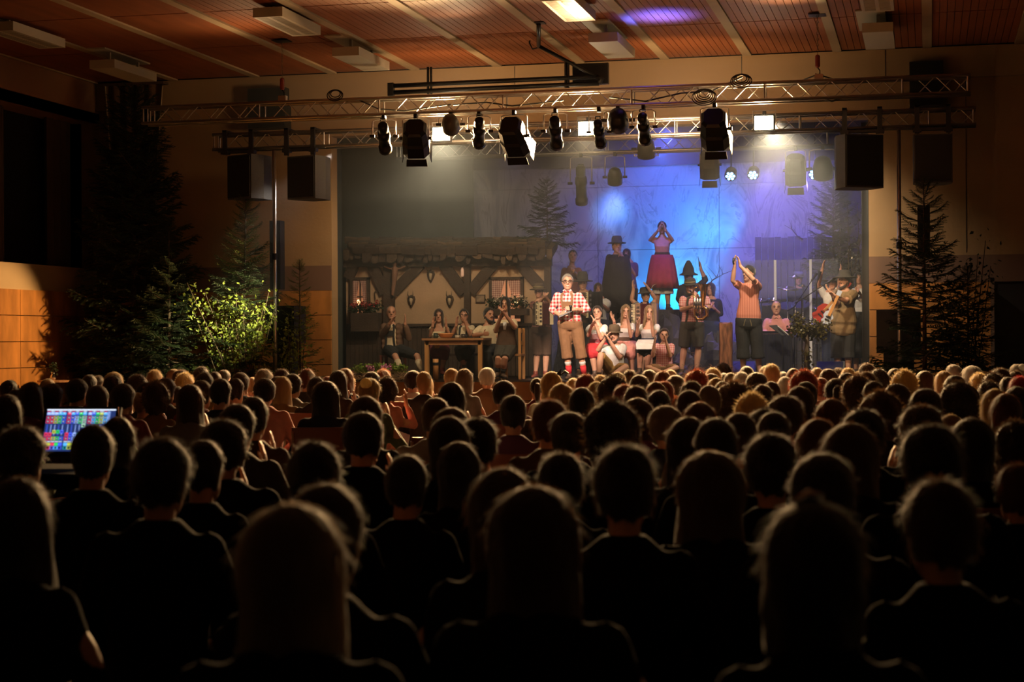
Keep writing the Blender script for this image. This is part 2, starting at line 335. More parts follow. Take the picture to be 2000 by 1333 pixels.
drape('leg_curtain', 'narrow black wing curtain at the right edge of the stage', (X(1683, 28.15), 28.15), (X(1697, 28.15), 28.15), SZ+.01, 5.0, BLACK, .01, 20)
drape('leg_curtain', 'grey wing curtain behind the shiny shrub at the right of the stage', (X(1640, 32.2), 32.2), (X(1760, 31.2), 31.2), SZ+.01, 6.1, mat('grey_drape', (.16, .13, .15), .95), .03, 9)
# painted mountain backdrop: three rows of stretched panels
def rockpaint():
    m, N, L = new_mat('painted_rock'); b = N['Principled BSDF']; b.inputs['Roughness'].default_value = .9
    tc = N.new('ShaderNodeTexCoord'); mp = N.new('ShaderNodeMapping'); L.new(tc.outputs['Object'], mp.inputs[0]); mp.inputs['Scale'].default_value = (1.5, 1, .7); mp.inputs['Rotation'].default_value = (0, .7, 0)
    nz = N.new('ShaderNodeTexNoise'); nz.inputs['Scale'].default_value = 1.1; nz.inputs['Detail'].default_value = 6; nz.inputs['Roughness'].default_value = .55; nz.inputs['Distortion'].default_value = 1.4; L.new(mp.outputs[0], nz.inputs['Vector'])
    r = N.new('ShaderNodeValToRGB'); e = r.color_ramp.elements; e[0].position = .34; e[0].color = (.24, .26, .32, 1); e[1].position = .72; e[1].color = (.50, .52, .54, 1)
    for p_, c_ in ((.44, .44), (.475, .50), (.487, .26), (.51, .46), (.60, .52), (.61, .34), (.63, .50)):
        q = r.color_ramp.elements.new(p_); q.color = (c_, c_, c_*1.05, 1)
    L.new(nz.outputs[0], r.inputs[0]); L.new(r.outputs[0], b.inputs['Base Color']); return m
ROCKP = rockpaint()
bd = thing('painted_backdrop', 'pale painted mountain rock backdrop of stretched panels at the rear of the stage', 'backdrop', (X(925, 33.1), 33.1, SZ))
zz = [SZ+.01, P(1300, 487, 33.1)[2], P(1300, 363, 33.1)[2], P(1300, 322, 33.1)[2]]; xx = [X(p, 33.1) for p in (900, 1168, 1405, 1670)]
for i in range(3):
    for k in range(3): MB().lohi((xx[i]+.004, 33.1, zz[k]+.004), (xx[i+1]-.004, 33.13, zz[k+1]-.004)).build('panel', ROCKP, bd)
# ---------------------------------------------------------------- trusses
def truss(label, Y, pxl, pxr, pyc, s=.24, n=None, rise=0):
    a = P(pxl, 300, Y)[0]; b = P(pxr, 300, Y)[0]; z = P(1000, pyc, Y)[2]
    t = thing('lighting_truss', label, 'truss', ((a+b)/2, Y, z)); L_ = b-a; L2 = L_/2
    for y in (0, s):
        for zz in (0, s):
            MB().tube([(a, Y+y, z+zz), ((a+b)/2, Y+y, z+zz), (b, Y+y, z+zz)], .025, 10).build('chord', STEEL, t, True)
    k = int(round(L_/.235)); st = L_/k; me = {}
    def br(p, q, r=.0085):
        p = np.array(p); q = np.array(q); d = q-p; key = (round(d[0], 4), round(d[1], 4), round(d[2], 4))
        if key not in me: me[key] = mesh_from('brace', *(lambda m: (m.arr(), m.f))(MB().tube([-d/2, (0, 0, 0), d/2], r, 6, cap=False)), [STEEL], smooth=True)
        link('brace', me[key], t, (p+q)/2-np.array(t['_o']))
    for i in range(k):
        x0 = a+i*st; x1 = x0+st
        if i % 8 == 0:
            for y in (0, s): br((x0+.03, Y+y, z), (x0+.03, Y+y, z+s), .012)
            continue
        lo, hi = (z, z+s) if i % 2 else (z+s, z)
        br((x0, Y, lo), (x1, Y, hi)); br((x0, Y+s, hi), (x1, Y+s, lo))
        if i % 2: br((x0, Y, z), (x1, Y+s, z))
    for y in (0, s): br((b-.04, Y+y, z), (b-.04, Y+y, z+s), .012)
    for y in (0, s): br((a+.10, Y+y, z), (a+.10, Y+y, z+s), .012)
    return t, z
YU, YL = 24.5, 26.3
tu, ZU = truss('long front lighting truss hung on two chains, nearer the audience', YU, 277, 1897, 214)
tl, ZL = truss('lower lighting truss just before the proscenium, carrying speakers', YL, 415, 1907, 273)
ti, ZI = truss('dim lighting truss inside the stage in the haze', 29.6, 772, 1668, 303)
for px in (900, 1250, 1560):
    x = P(px, 290, 29.6)[0]; MB().tube([(x, 29.72, ZI+.24), (x, 29.72, 5.9), (x, 29.72, 6.1)], .008, 6).build('hanger_cable', STEEL, ti, True)
cb = [(P(204, 168, 27.7)[0], P(204, 168, 27.7)[2]), (P(316, 168, 27.7)[0], P(316, 168, 27.7)[2]), (P(300, 385, 27.7)[0], P(300, 385, 27.7)[2]), (P(222, 420, 27.7)[0], P(222, 420, 27.7)[2])]
t = thing('corner_cloth', 'brown cloth with pale edges hanging behind the tip of the big spruce', 'cloth', (cb[0][0], 27.7, cb[3][1])); cm = mat('corner_cloth', (.20, .11, .05), .95); xs_, g_ = np.linspace(0, 1, 24), []
for tt_ in np.linspace(0, 1, 10): g_ += [(cb[0][0]*(1-tt_)+cb[3][0]*tt_+(cb[1][0]*(1-tt_)+cb[2][0]*tt_-cb[0][0]*(1-tt_)-cb[3][0]*tt_)*u, 27.75+.03*math.sin(u*30), cb[0][1]*(1-tt_)+cb[3][1]*tt_) for u in xs_]
MB().add(g_, [(i*24+j, i*24+j+1, (i+1)*24+j+1, (i+1)*24+j) for i in range(9) for j in range(23)]).build('cloth', cm, t, True)
for a_, b_ in ((cb[0], cb[3]), (cb[1], cb[2])): MB().tube([(a_[0], 27.73, a_[1]), ((a_[0]+b_[0])/2, 27.73, (a_[1]+b_[1])/2), (b_[0], 27.73, b_[1])], .012, 5).build('edge_cord', BEAM, t)
MB().lohi((cb[0][0]-.03, 27.7, cb[0][1]), (cb[1][0]+.03, 28.0, cb[0][1]+.04)).build('rod', TIMB0, t)
# chain hoists
def hoist(px, label):
    x = P(px, 150, YU+.12)[0]; y = YU+.12; t = thing('chain_hoist', label, 'hoist', (x, y, ZU+.24)); m = MB(); z = ZU+.62; k = 0
    while z < ZC-.04:
        d = (.012, 0, 0) if k % 2 else (0, .012, 0); d = np.array(d)
        m.tube([np.array((x, y, z))-d, np.array((x, y, z+.02))-d*1.2, np.array((x, y, z+.045))-d*0, np.array((x, y, z+.02))+d*1.2, np.array((x, y, z))+d], .004, 4); z += .04; k += 1
    m.build('chain', mat('chain_steel', (.35, .28, .2), .4, .8), t)
    MB().lathe([(.02, ZU+.44), (.035, ZU+.46), (.035, ZU+.60), (.02, ZU+.62)], (x, y, 0), 10).build('hook_block', mat('hook_red', (.30, .06, .03), .5), t)
    MB().tube([(x, y, ZU+.44), (x+.03, y, ZU+.40), (x+.03, y, ZU+.36), (x, y, ZU+.33), (x-.03, y, ZU+.36)], .009, 6).build('hook', BLACKM, t, True)
    MB().tube([(x-.25 if px > 1000 else x-.05, y, ZU+.26), (x, y, ZU+.345), (x+.25 if px > 1000 else x+.05, y, ZU+.26)], .010, 6).build('sling', BLACK, t, True)
    MB().lohi((x-.12, y-.12, ZC-.035), (x+.12, y+.12, ZC-.022)).build('ceiling_plate', BLACKM, t)
    MB().box((x+.02, y-.03, ZU+.30), (.12, .08, .09)).build('shackle_box', STEEL, t)
hoist(551, 'chain hoist holding the left end of the front truss'); hoist(1597, 'chain hoist holding the right end of the front truss')
# black projector rail and arm
rl = thing('pipe_rail', 'black double pipe rail with a bent arm reaching down from the ceiling', 'pipe rail', P(968, 172, 25.6))
YP = 25.7
q = lambda a, b, y=YP: P(a, b, y)
MB().tube([q(762, 168), q(960, 159), q(1165, 150)], .035, 8).build('pipe', BLACKM, rl, True)
MB().tube([q(764, 181), q(960, 172), q(1170, 163)], .035, 8).build('pipe', BLACKM, rl, True)
MB().tube([q(1165, 150), q(1176, 155), q(1170, 163)], .04, 8).build('elbow', BLACKM, rl, True)
MB().box(q(764, 175), (.09, .1, .2)).build('end_bracket', BLACKM, rl)
MB().tube([q(1160, 148), q(1105, 118), q(1052, 90)], .028, 8).build('arm', BLACKM, rl, True)
c_ = q(1052, 90); cc = PZ(1052, 46, ZC-.02); MB().tube([c_, (c_+cc)/2+(0, 0, 0), cc], .03, 8).build('arm', BLACKM, rl, True)
MB().tube([cc, q(1038, 62), q(1034, 84), q(1040, 96), q(1056, 92), q(1080, 104)], .012, 6).build('cable', BLACK, rl, True)
MB().lohi(cc-(.09, .09, 0), cc+(.09, .09, .018)).build('ceiling_plate', BLACKM, rl)
for px in (836, 842, 1105, 1110):
    a = q(px, 184-(px-836)*.045); b = a.copy(); b[2] = q(px, 131 if px < 1000 else 122)[2]; MB().tube([a, (a+b)/2, b], .02, 6).build('hanger', BLACKM, rl)
MB().box(q(1154, 145, 26), (.55, .1, .32)).build('motor_box', BLACKM, rl)
# ---------------------------------------------------------------- speakers
def speaker(name, label, px, py, wpx, hpx, Y, yaw, depth=.5, cat='loudspeaker', bracket=True, grille=True):
    c = P(px, py, Y); sc_ = c[1]*0+(c-CAM)@F/FPX; w_, h_ = wpx*sc_, hpx*sc_
    t = thing(name, label, cat, (c[0], c[1], c[2]-h_/2)); R = rotz(yaw); m = MB(); fw = w_/2; bw = fw*.62; v = []
    for z in (-h_/2, h_/2):
        for x, y in ((-fw, -depth*.1), (fw, -depth*.1), (fw, depth*.45), (bw, depth), (-bw, depth), (-fw, depth*.45)): v.append((x, y, z))
    v = np.array(v)@R.T+c; m.add(v, [(5, 4, 3, 2, 1, 0), (6, 7, 8, 9, 10, 11)]+[(i, (i+1) % 6, (i+1) % 6+6, i+6) for i in range(6)]); m.build('cabinet', SPK, t)
    if grille:
        g = MB(); g.box(c+R@np.array((0, -depth*.1-.012, 0)), (w_-.04, .02, h_-.05), M=R); g.build('grille', BLACK, t)
    if bracket:
        zt = ZL-.05
        for s in (-1, 1):
            x = c[0]+s*fw*.8; b = MB()
            b.lohi((x-.035, YL-.07, c[2]+h_/2+.0), (x+.035, YL-.03, ZL+.30)); b.lohi((x-.03, YL-.07, ZL+.27), (x+.03, YL+.30, ZL+.30)); b.box((x, YL-.03, ZL-.06), (.12, .12, .06)); b.build('bracket', BLACK, t)
            MB().tube([(x, YL, ZL-.06), (x+.02, YL, (ZL-.06+c[2]+h_/2)/2), (x, YL+.02, c[2]+h_/2)], .012, 6).build('shackle', CHROME, t)
        MB().lohi((c[0]-fw, YL-.05, ZL-.07), (c[0]+fw, YL+.05, ZL-.03)).build('crossbar', BLACK, t)
    return t
SPK = mat('speaker_lacquer', (.10, .10, .10), .75, bump=.4, bscale=80)
speaker('hanging_speaker', 'flown loudspeaker at the far left end of the lower truss', 472, 346, 68, 86, 26.4, -.45)
speaker('hanging_speaker', 'flown loudspeaker left of the stage opening, beside the silver pole', 592, 347, 68, 84, 26.4, -.30)
speaker('hanging_speaker', 'flown loudspeaker with cut-off corner in front of the stage right edge', 1685, 315, 84, 104, 26.4, .55)
speaker('hanging_speaker', 'flown loudspeaker at the far right end of the lower truss', 1822, 310, 74, 95, 26.4, .05)
def wallbox(px, y0, y1, wpx, Y, label, z=None, dp=.25):
    a = P(px, y0, Y); b = P(px, y1, Y); s = (a-CAM)@F/FPX; w_ = wpx*s
    t = thing('slim_speaker', label, 'loudspeaker', (b[0], Y, b[2])); MB().lohi((a[0]-w_/2, Y-dp/2, b[2]), (a[0]+w_/2, Y+dp/2, a[2])).build('cabinet', BLACK, t)
    MB().lohi((a[0]-w_/2+.02, Y-dp/2-.015, b[2]+.03), (a[0]+w_/2-.02, Y-dp/2, a[2]-.03)).build('grille', BLACKM, t); return t
wallbox(526, 174, 252, 78, 27.85, 'tall black wall speaker behind the left part of both trusses', dp=.28)
wallbox(1809, 122, 212, 64, 27.85, 'tall black wall speaker behind the right part of both trusses', dp=.28)
for n_, px, y0, y1, wp, lb in (('s', 541, 432, 566, 22, 'slim black column speaker on the pole left of the stage'), ('s', 1804, 402, 505, 24, 'slim black column speaker above the right spruce')):
    t = wallbox(px, y0, y1, wp, 27.2, lb, dp=.2)
    b = P(px, y1, 27.2); MB().lohi((b[0]-.02, 27.18, SZ*0), (b[0]+.02, 27.22, b[2])).build('stand', BLACKM, t)
    MB().lohi((b[0]-.3, 26.95, 0), (b[0]+.3, 27.45, .03)).build('base_plate', BLACKM, t)
for px, y0, wp, lb in ((553, 598, 58, 'black floor speaker half hidden by the green-lit spruce'), (1755, 606, 84, 'black floor speaker behind the right spruce')):
    a = P(px, y0, 26.9); s = (a-CAM)@F/FPX; t = thing('subwoofer', lb, 'loudspeaker', (a[0], 26.9, 0))
    hh = a[2]-(.62 if px < 900 else .65); MB().lohi((a[0]-wp*s/2, 26.75, hh), (a[0]+wp*s/2, 27.3, a[2])).build('cabinet', BLACK, t)
    MB().lohi((a[0]-wp*s/2+.03, 26.72, hh+.03), (a[0]+wp*s/2-.03, 26.75, a[2]-.03)).build('grille', BLACKM, t)
    MB().lohi((a[0]-wp*s/2+.1, 26.8, 0), (a[0]+wp*s/2-.1, 27.2, hh)).build('plinth', BLACK, t)
for px, lb in ((536, 'silver upright pole under the left of the lower truss'), (1756, 'dull upright pole under the right of the lower truss')):
    x = P(px, 400, 26.45)[0]; t = thing('truss_pole', lb, 'pole', (x, 26.45, 0)); MB().tube([(x, 26.45, 0), (x, 26.45, 2), (x, 26.45, ZL-.03)], .03, 10).build('tube', STEEL, t, True)
    MB().tube([(x, 26.45, 2.9), (x, 26.45, 3.0)], .042, 10).build('collar', BLACKM, t); MB().lohi((x-.3, 26.15, 0), (x+.3, 26.75, .02)).build('base_plate', BLACKM, t)
# ---------------------------------------------------------------- stage lamps
def lampthing(kind, label, hook, c, aim, s=1., lit=None, cat='stage lamp', m_=None, grp=None):
    """hook: point on the truss chord, c: centre of the body, aim: point the lens looks at"""
    m_ = m_ or BLACKM; c = np.asarray(c, float); hook = np.asarray(hook, float); d = nrm(np.asarray(aim)-c); M = frame(d); t = thing(kind, label, cat, c, grp); hw = .17*s
    tx = nrm(np.cross((0, 0, 1), (d[0], d[1], 0) if abs(d[2]) < .99 else (0, 1, 0)))
    k = MB(); k.tube([c+tx*hw, c+tx*hw+(0, 0, hook[2]-c[2]-.07), c+tx*hw*.7+(0, 0, hook[2]-c[2]-.045), c-tx*hw*.7+(0, 0, hook[2]-c[2]-.045), c-tx*hw+(0, 0, hook[2]-c[2]-.07), c-tx*hw], .011*s, 6); k.build('yoke', STEEL, t, True)
    MB().box(hook-(0, 0, .02), (.05, .08, .07)).build('clamp', BLACKM, t)
    for sg in (1, -1): MB().tube([c+tx*sg*hw*.8, c+tx*sg*hw*1.25], .022*s, 8).build('knob', BLACKM, t)
    b = MB()
    if kind == 'fresnel_lamp':
        pr = [(-.26, .115, .12), (-.22, .15, .14), (-.05, .165, .16), (.0, .175, .175), (.22, .175, .175)]
        b.rings([[c+M@np.array((x*w1*s, y*w2*s, z*s)) for x, y in ((-1, -.55), (-.6, -1), (.6, -1), (1, -.55), (1, .55), (.6, 1), (-.6, 1), (-1, .55))] for z, w1, w2 in pr])
        b.build('housing', m_, t)
        for (u, v_) in ((0, -1), (1, 0), (-1, 0)):
            f = MB(); o = np.array((u*.17, v_*.17, .24)); e = np.array((u*.19, v_*.20, .36)); sd = np.array((v_, u, 0)); w0 = .13; w1 = .14
            vs = [o-sd*w0, o+sd*w0, e+sd*w1, e-sd*w1]; vs = [c+M@(x*s) for x in vs]; vs += [x+M@np.array((u, v_, 0))*.006 for x in vs]
            f.add(vs, [(0, 1, 2, 3), (7, 6, 5, 4), (0, 4, 5, 1), (1, 5, 6, 2), (2, 6, 7, 3), (3, 7, 4, 0)]); f.build('barn_door', m_, t)
        lr = .14
    elif kind == 'profile_lamp':
        b.lathe([(.05, -.30), (.075, -.27), (.08, -.14), (.055, -.12), (.09, -.10), (.10, .0), (.085, .03), (.085, .26), (.10, .27), (.10, .36)], c, 12, M=M*s); b.build('housing', m_, t, True); b = MB()
        b.tube([c+M@np.array(x)*s for x in ((-.04, .07, -.28), (-.04, .12, -.27), (.04, .12, -.27), (.04, .07, -.28))], .009, 5).build('handle', BLACKM, t); lr = .08
    elif kind == 'par_lamp':
        b.lathe([(.06, -.16), (.10, -.13), (.125, -.04), (.13, .0), (.13, .12), (.125, .12)], c, 14, M=M*s); b.build('housing', m_, t, True); lr = .115
    else:
        b.lathe([(.10, -.12), (.15, -.10), (.15, .06), (.13, .10)], c, 14, M=M*s); b.build('housing', m_, t, True); lr = .12
    zf = dict(fresnel_lamp=.222, profile_lamp=.362, par_lamp=.124).get(kind, .102)
    MB().lathe([(lr*.99*s, zf*s-.004), (lr*s, zf*s)], c, 16, M=M).build('lens', lit or LENS, t)
    return t
LENS = mat('lens_glass', (.12, .12, .12), .1, spec=.8); GREYL = mat('grey_lamp', (.07, .065, .055), .5, .2)
hu = lambda px: np.array((P(px, 213, YU)[0], YU, ZU-.03)); huL = lambda px: np.array((P(px, 270, YL)[0], YL, ZL-.03))
STG = np.array([X(1150, 29), 29.3, 1.6])
for kd, px, py, ax, ay, s, lb in (('profile_lamp', 750, 266, 790, 640, 1.0, 'slender black profile lamp, first from the left on the front truss'), ('fresnel_lamp', 812, 270, 850, 640, 1.12, 'big boxy lamp with barn doors left of the left lit floodlight'),
        ('par_lamp', 880, 243, 950, 640, 1.0, 'grey can lamp hanging just right of the left lit floodlight'), ('profile_lamp', 936, 256, 930, 640, .95, 'stubby dark lamp hanging under a flat plate'),
        ('fresnel_lamp', 1004, 266, 1150, 640, 1.12, 'big boxy lamp with barn doors swung to the right'), ('profile_lamp', 1085, 256, 1120, 640, 1.0, 'black profile lamp left of the middle lit floodlight'),
        ('profile_lamp', 1170, 258, 1230, 640, .85, 'profile lamp hanging just right of the middle lit floodlight'), ('par_lamp', 1207, 235, 1230, 640, 1.15, 'round black can lamp between two profile lamps'),
        ('profile_lamp', 1257, 248, 1300, 640, .95, 'black profile lamp in a bright chrome yoke'), ('fresnel_lamp', 1396, 252, 1440, 640, 1.15, 'big boxy lamp with barn doors left of the right lit floodlight')):
    c = P(px, py, YU+.02); lampthing(kd, lb, hu(px), c, P(ax, ay, 29.5), s, m_=GREYL if 'grey' in lb else None)
HOTG = emit('lit_lens', (1, .80, .50), 45)
# lit floodlights on the lower truss, facing down the hall
FL = []
for px, py, lb in ((862, 262, 'lit floodlight glaring at the left on the lower truss'), (1147, 251, 'lit floodlight glaring in the middle of the lower truss'), (1492, 240, 'lit floodlight glaring at the right on the lower truss')):
    c = P(px, py, YL-.12); h = huL(px)+(0, 0, .24); t = thing('floodlight', lb, 'floodlight', c, 'lit floodlights on the lower truss')
    MB().lohi(c+(-.15, 0, -.12), c+(.15, .18, .12)).build('housing', BLACKM, t); MB().lohi(c+(-.135, -.012, -.10), c+(.135, -.002, .10)).build('lens', HOTG, t)
    MB().tube([c+(-.17, .08, 0), c+(-.17, .08, .19), c+(.17, .08, .19), c+(.17, .08, 0)], .01, 6).build('yoke', STEEL, t); MB().box((c[0], YL-.02, ZL+.26), (.05, .1, .07)).build('clamp', BLACKM, t); FL.append(c)
    spot('floodlight_beam', c-(0, .05, 0), (c[0]*.9, 16, .4), (1, .60, .26), 8500, 92, .8, .10)
# lamps inside the stage
hi_ = lambda px: np.array((P(px, 300, 29.6)[0], 29.6, ZI-.02))
for kd, px, py, s, lb in (('profile_lamp', 1135, 358, 1.1, 'dim profile lamp in the haze left of the blue glow'), ('par_lamp', 1201, 346, 1.0, 'ribbed can lamp hanging before the painted mountain'), ('fresnel_lamp', 1386, 322, .95, 'haze-dimmed barn door lamp at the right edge of the bright rock panel'), ('par_lamp', 1262, 291, 1.2, 'bowl-shaped lamp on the inner truss'), ('fresnel_lamp', 1554, 333, 1.0, 'pale square lamp in the haze below the right floodlight'), ('par_lamp', 1607, 330, 1.3, 'round lamp between two blue spotlights')):
    lampthing(kd, lb, hi_(px), P(px, py, 29.65), P(px+10, 700, 31.5), s)
LEDG = emit('blue_led', (.25, .45, 1), 30); LEDL = emit('led_core', (.16, .42, 1), 14)
for px, py, lb in ((1427, 342, 'blue spotlight, first from the left in the row over the fence'), (1471, 340, 'blue spotlight, second from the left in the row over the fence'), (1591, 340, 'blue spotlight half turned, left of the stage spruce top'), (1644, 338, 'blue spotlight peeping out beside the big hanging speaker')):
    c = P(px, py, 31.0); t = thing('led_spotlight', lb, 'spotlight', c); d = nrm(np.array((c[0]-.2, 26, .8))-c) if px < 1500 else nrm(np.array((c[0]-1.6, 27, 3.0))-c); M = frame(d)
    MB().lathe([(.06, -.16), (.10, -.12), (.11, .0), (.108, .04)], c, 14, M=M).build('housing', BLACKM, t, True)
    for k in range(7):
        a = k*math.pi/3; r_ = .062 if k < 6 else 0; MB().lathe([(.026, .041), (.024, .05)], c+M@np.array((r_*math.cos(a), r_*math.sin(a), 0)), 8, M=M).build('led', LEDL if k < 6 else LEDG, t)
    MB().tube([c, c+(0, .1, .2), (c[0], c[1]+.1, 6.08)], .012, 6).build('yoke', BLACKM, t)
    spot('led_beam', c+d*.07, c+d*4 if px > 1500 else (c[0]-.3, 29.6, .9), VIO, 120, 30, .7, .05)
# ================================================================ people
HT = np.array([(0, .10, .34, -.10), (.05, .17, .38, -.02), (.15, .24, .39, .12), (.25, .285, .385, .27), (.35, .31, .385, .37), (.5, .33, .385, .43), (.62, .335, .39, .445), (.75, .33, .37, .44), (.87, .27, .28, .37), (.95, .17, .14, .23), (1., .04, .02, .08)])
def head_rings(C, h, M, n=16, k=None, infl=0., z0=0., z1=1.):
    rs = []; a = np.linspace(0, 2*math.pi, n, endpoint=False)
    for z in (np.linspace(z0, z1, k) if k else [0, .05, .15, .25, .35, .5, .62, .72, .80, .87, .92, .96, .985, 1.]):
        w_, f, b = hprof(z); cy = (f-b)/2; ry = (f+b)/2
        q = np.stack([(w_*h+infl)*np.cos(a), (cy*h)+(ry*h+infl)*np.sin(a), np.full(n, (z-.5)*h)], 1); rs.append(C+q@M.T)
    return rs
def head(mb, C, h, M, nose=True):
    """M columns: right, forward, up of the head"""
    mb.rings(head_rings(C, h, M))
    if nose:
        q = lambda *p: C+M@(np.array(p)*h)
        mb.tube([q(0, .36, .10), q(0, .42, .0), q(0, .47, -.09), q(0, .39, -.13)], [.035*h, .05*h, .075*h, .05*h], 8)
        for s in (1, -1): mb.ell(q(s*.335, -.02, -.02), np.array((.03, .08, .13))*h, M, 8, 6)
        mb.tube([q(-.16, .385, .10), q(0, .40, .09), q(.16, .385, .10)], .035*h, 6)
        mb.tube([q(-.08, .385, -.24), q(0, .40, -.235), q(.08, .385, -.24)], .03*h, 6); mb.ell(q(0, .34, -.42), (.08*h,)*3)
def hand(mb, wr, dirn, nrml, s=1., curl=.3, side=1):
    """palm, four unequal fingers and a thumb; dirn: along the fingers, nrml: palm normal"""
    d = nrm(dirn); n_ = nrm(nrml-d*(nrml@d)); w_ = np.cross(d, n_)*side; M = np.stack([w_, n_, d], 1); c = wr+d*.05*s
    mb.ell(c, np.array((.042, .018, .055))*s, M, 10, 7); mb.tube([wr-d*.03*s, wr+d*.02*s], .026*s, 8)
    for i, L_ in enumerate((.068, .078, .072, .056)):
        b = c+w_*(.030-.020*i)*s+d*.035*s; e1 = b+d*L_*.5*s+n_*curl*.015*s; e2 = e1+(d*.75+n_*curl)*L_*.5*s
        mb.tube([b, e1, e2], [.0105*s, .0095*s, .008*s], 6)
    b = c+w_*.034*s-d*.02*s; e = b+(w_*.8+d*.6)*.035*s; mb.tube([b, e, e+(w_*.25+d)*.03*s+n_*.01*s], [.014*s, .011*s, .009*s], 6)
def hprof(z):
    if z < .62: return tuple(np.interp(z, HT[:, 0], HT[:, i]) for i in (1, 2, 3))
    e = math.sqrt(max(.0004, 1-((z-.62)/.385)**2)); return .335*e, .04+.35*e, -.04+.485*e
def hairshell(mb, C, h, M, zfun, puff=.014, n=36, k=12, flare=0., rough=.0, zbot=None, seed=1, wave=0):
    """a cap of hair: for each direction round the head it runs from the crown down to zfun(phi); phi 0 is the face"""
    r = random.Random(seed); a = np.linspace(0, 2*math.pi, n, endpoint=False); outs = []; inns = []; jit = np.array([r.uniform(-1, 1) for _ in range(n)]); gro = np.array([r.uniform(.4, 1) for _ in range(n)])
    for i in range(k):
        s = i/(k-1); ro = []; ri = []
        for j, p in enumerate(a):
            zb = zfun(p if p < math.pi else 2*math.pi-p)+jit[j]*rough; z = 1.0-(1.0-zb)*(1-math.cos(min(1, s*1.0)*math.pi/2))**.85; zc = max(z, .30)
            w_, f, b = hprof(zc); cy = (f-b)/2; ry = (f+b)/2
            x, y = math.sin(p)*w_, cy+math.cos(p)*ry; g = puff*(1-.35*(s > .9))*(.75+.5*gro[j]*(.5+.5*math.sin(s*9+j))*(1 if wave else .6))
            g *= 1 if z < .62 else math.sqrt(max(.0, 1-((z-.62)/.385)**2)); fl = flare*max(0, .5-z); L_ = math.hypot(x, y-cy)+1e-6; ux, uy = x/L_, (y-cy)/L_
            zz = (z-.5)*h+puff*max(0, (z-.6)/.4)*.95
            ro.append((x*h+ux*(g+fl*h), y*h+uy*(g+fl*h), zz)); q_ = -.003 if z > .3 else -.01+fl*h*.6
            ri.append((x*h+ux*q_, y*h+uy*q_, min(zz, .49*h)))
        outs.append(C+np.array(ro)@M.T); inns.append(C+np.array(ri)@M.T)
    mb.rings(outs+inns[::-1][:-1])
def ZF(style):
    ip = lambda xs, ys: (lambda p: float(np.interp(p, xs, ys)))
    pi = math.pi
    return {'short': ip([0, .6, 1.0, 1.5, 1.8, pi], [.86, .84, .70, .48, .26, .20]), 'bald': ip([0, .9, 1.4, 1.9, pi], [.99, .97, .62, .42, .22]), 'bob': ip([0, .45, .75, 1.1, pi], [.86, .80, .30, -.05, -.12]),
            'long': ip([0, .45, .8, 1.1, pi], [.88, .84, .2, -.7, -1.1]), 'curly': ip([0, .5, .9, 1.4, pi], [.82, .78, .45, .12, .0]), 'up': ip([0, .6, 1.0, 1.6, pi], [.86, .82, .66, .46, .22])}[style]
def limb(mb, pts, rad, upto=9, infl=0., n=10, start=0., flat=False):
    """tapered tube through joints; upto counts segments; rad has 3 values per segment"""
    out = []; rr = []
    for i in range(len(pts)-1):
        for k, t in enumerate((0, .35, .7)):
            u = i+t
            if u < start-1e-6 or u > upto+1e-6: continue
            out.append(pts[i]+(pts[i+1]-pts[i])*t); rr.append(rad[i*3+k]+infl)
    if upto >= len(pts)-1: out.append(pts[-1]); rr.append(rad[(len(pts)-1)*3]+infl)
    else:
        i = int(upto); t = upto-i; out.append(pts[i]+(pts[i+1]-pts[i])*t); rr.append(float(np.interp(t, (0, .35, .7, 1), rad[i*3:i*3+4]))+infl)
    keep = [0]
    for k in range(1, len(out)):
        if np.linalg.norm(out[k]-out[keep[-1]]) > .012: keep.append(k)
    if len(keep) > 1: mb.tube([out[k] for k in keep], [rr[k] for k in keep], n)
    mb.ell(out[keep[0]], rr[keep[0]]*.98)
    if not flat: mb.ell(out[keep[-1]], rr[keep[-1]]*.96)
ARM = [.052, .050, .044, .040, .041, .034, .026]; LEG = [.092, .086, .070, .056, .058, .046, .036]
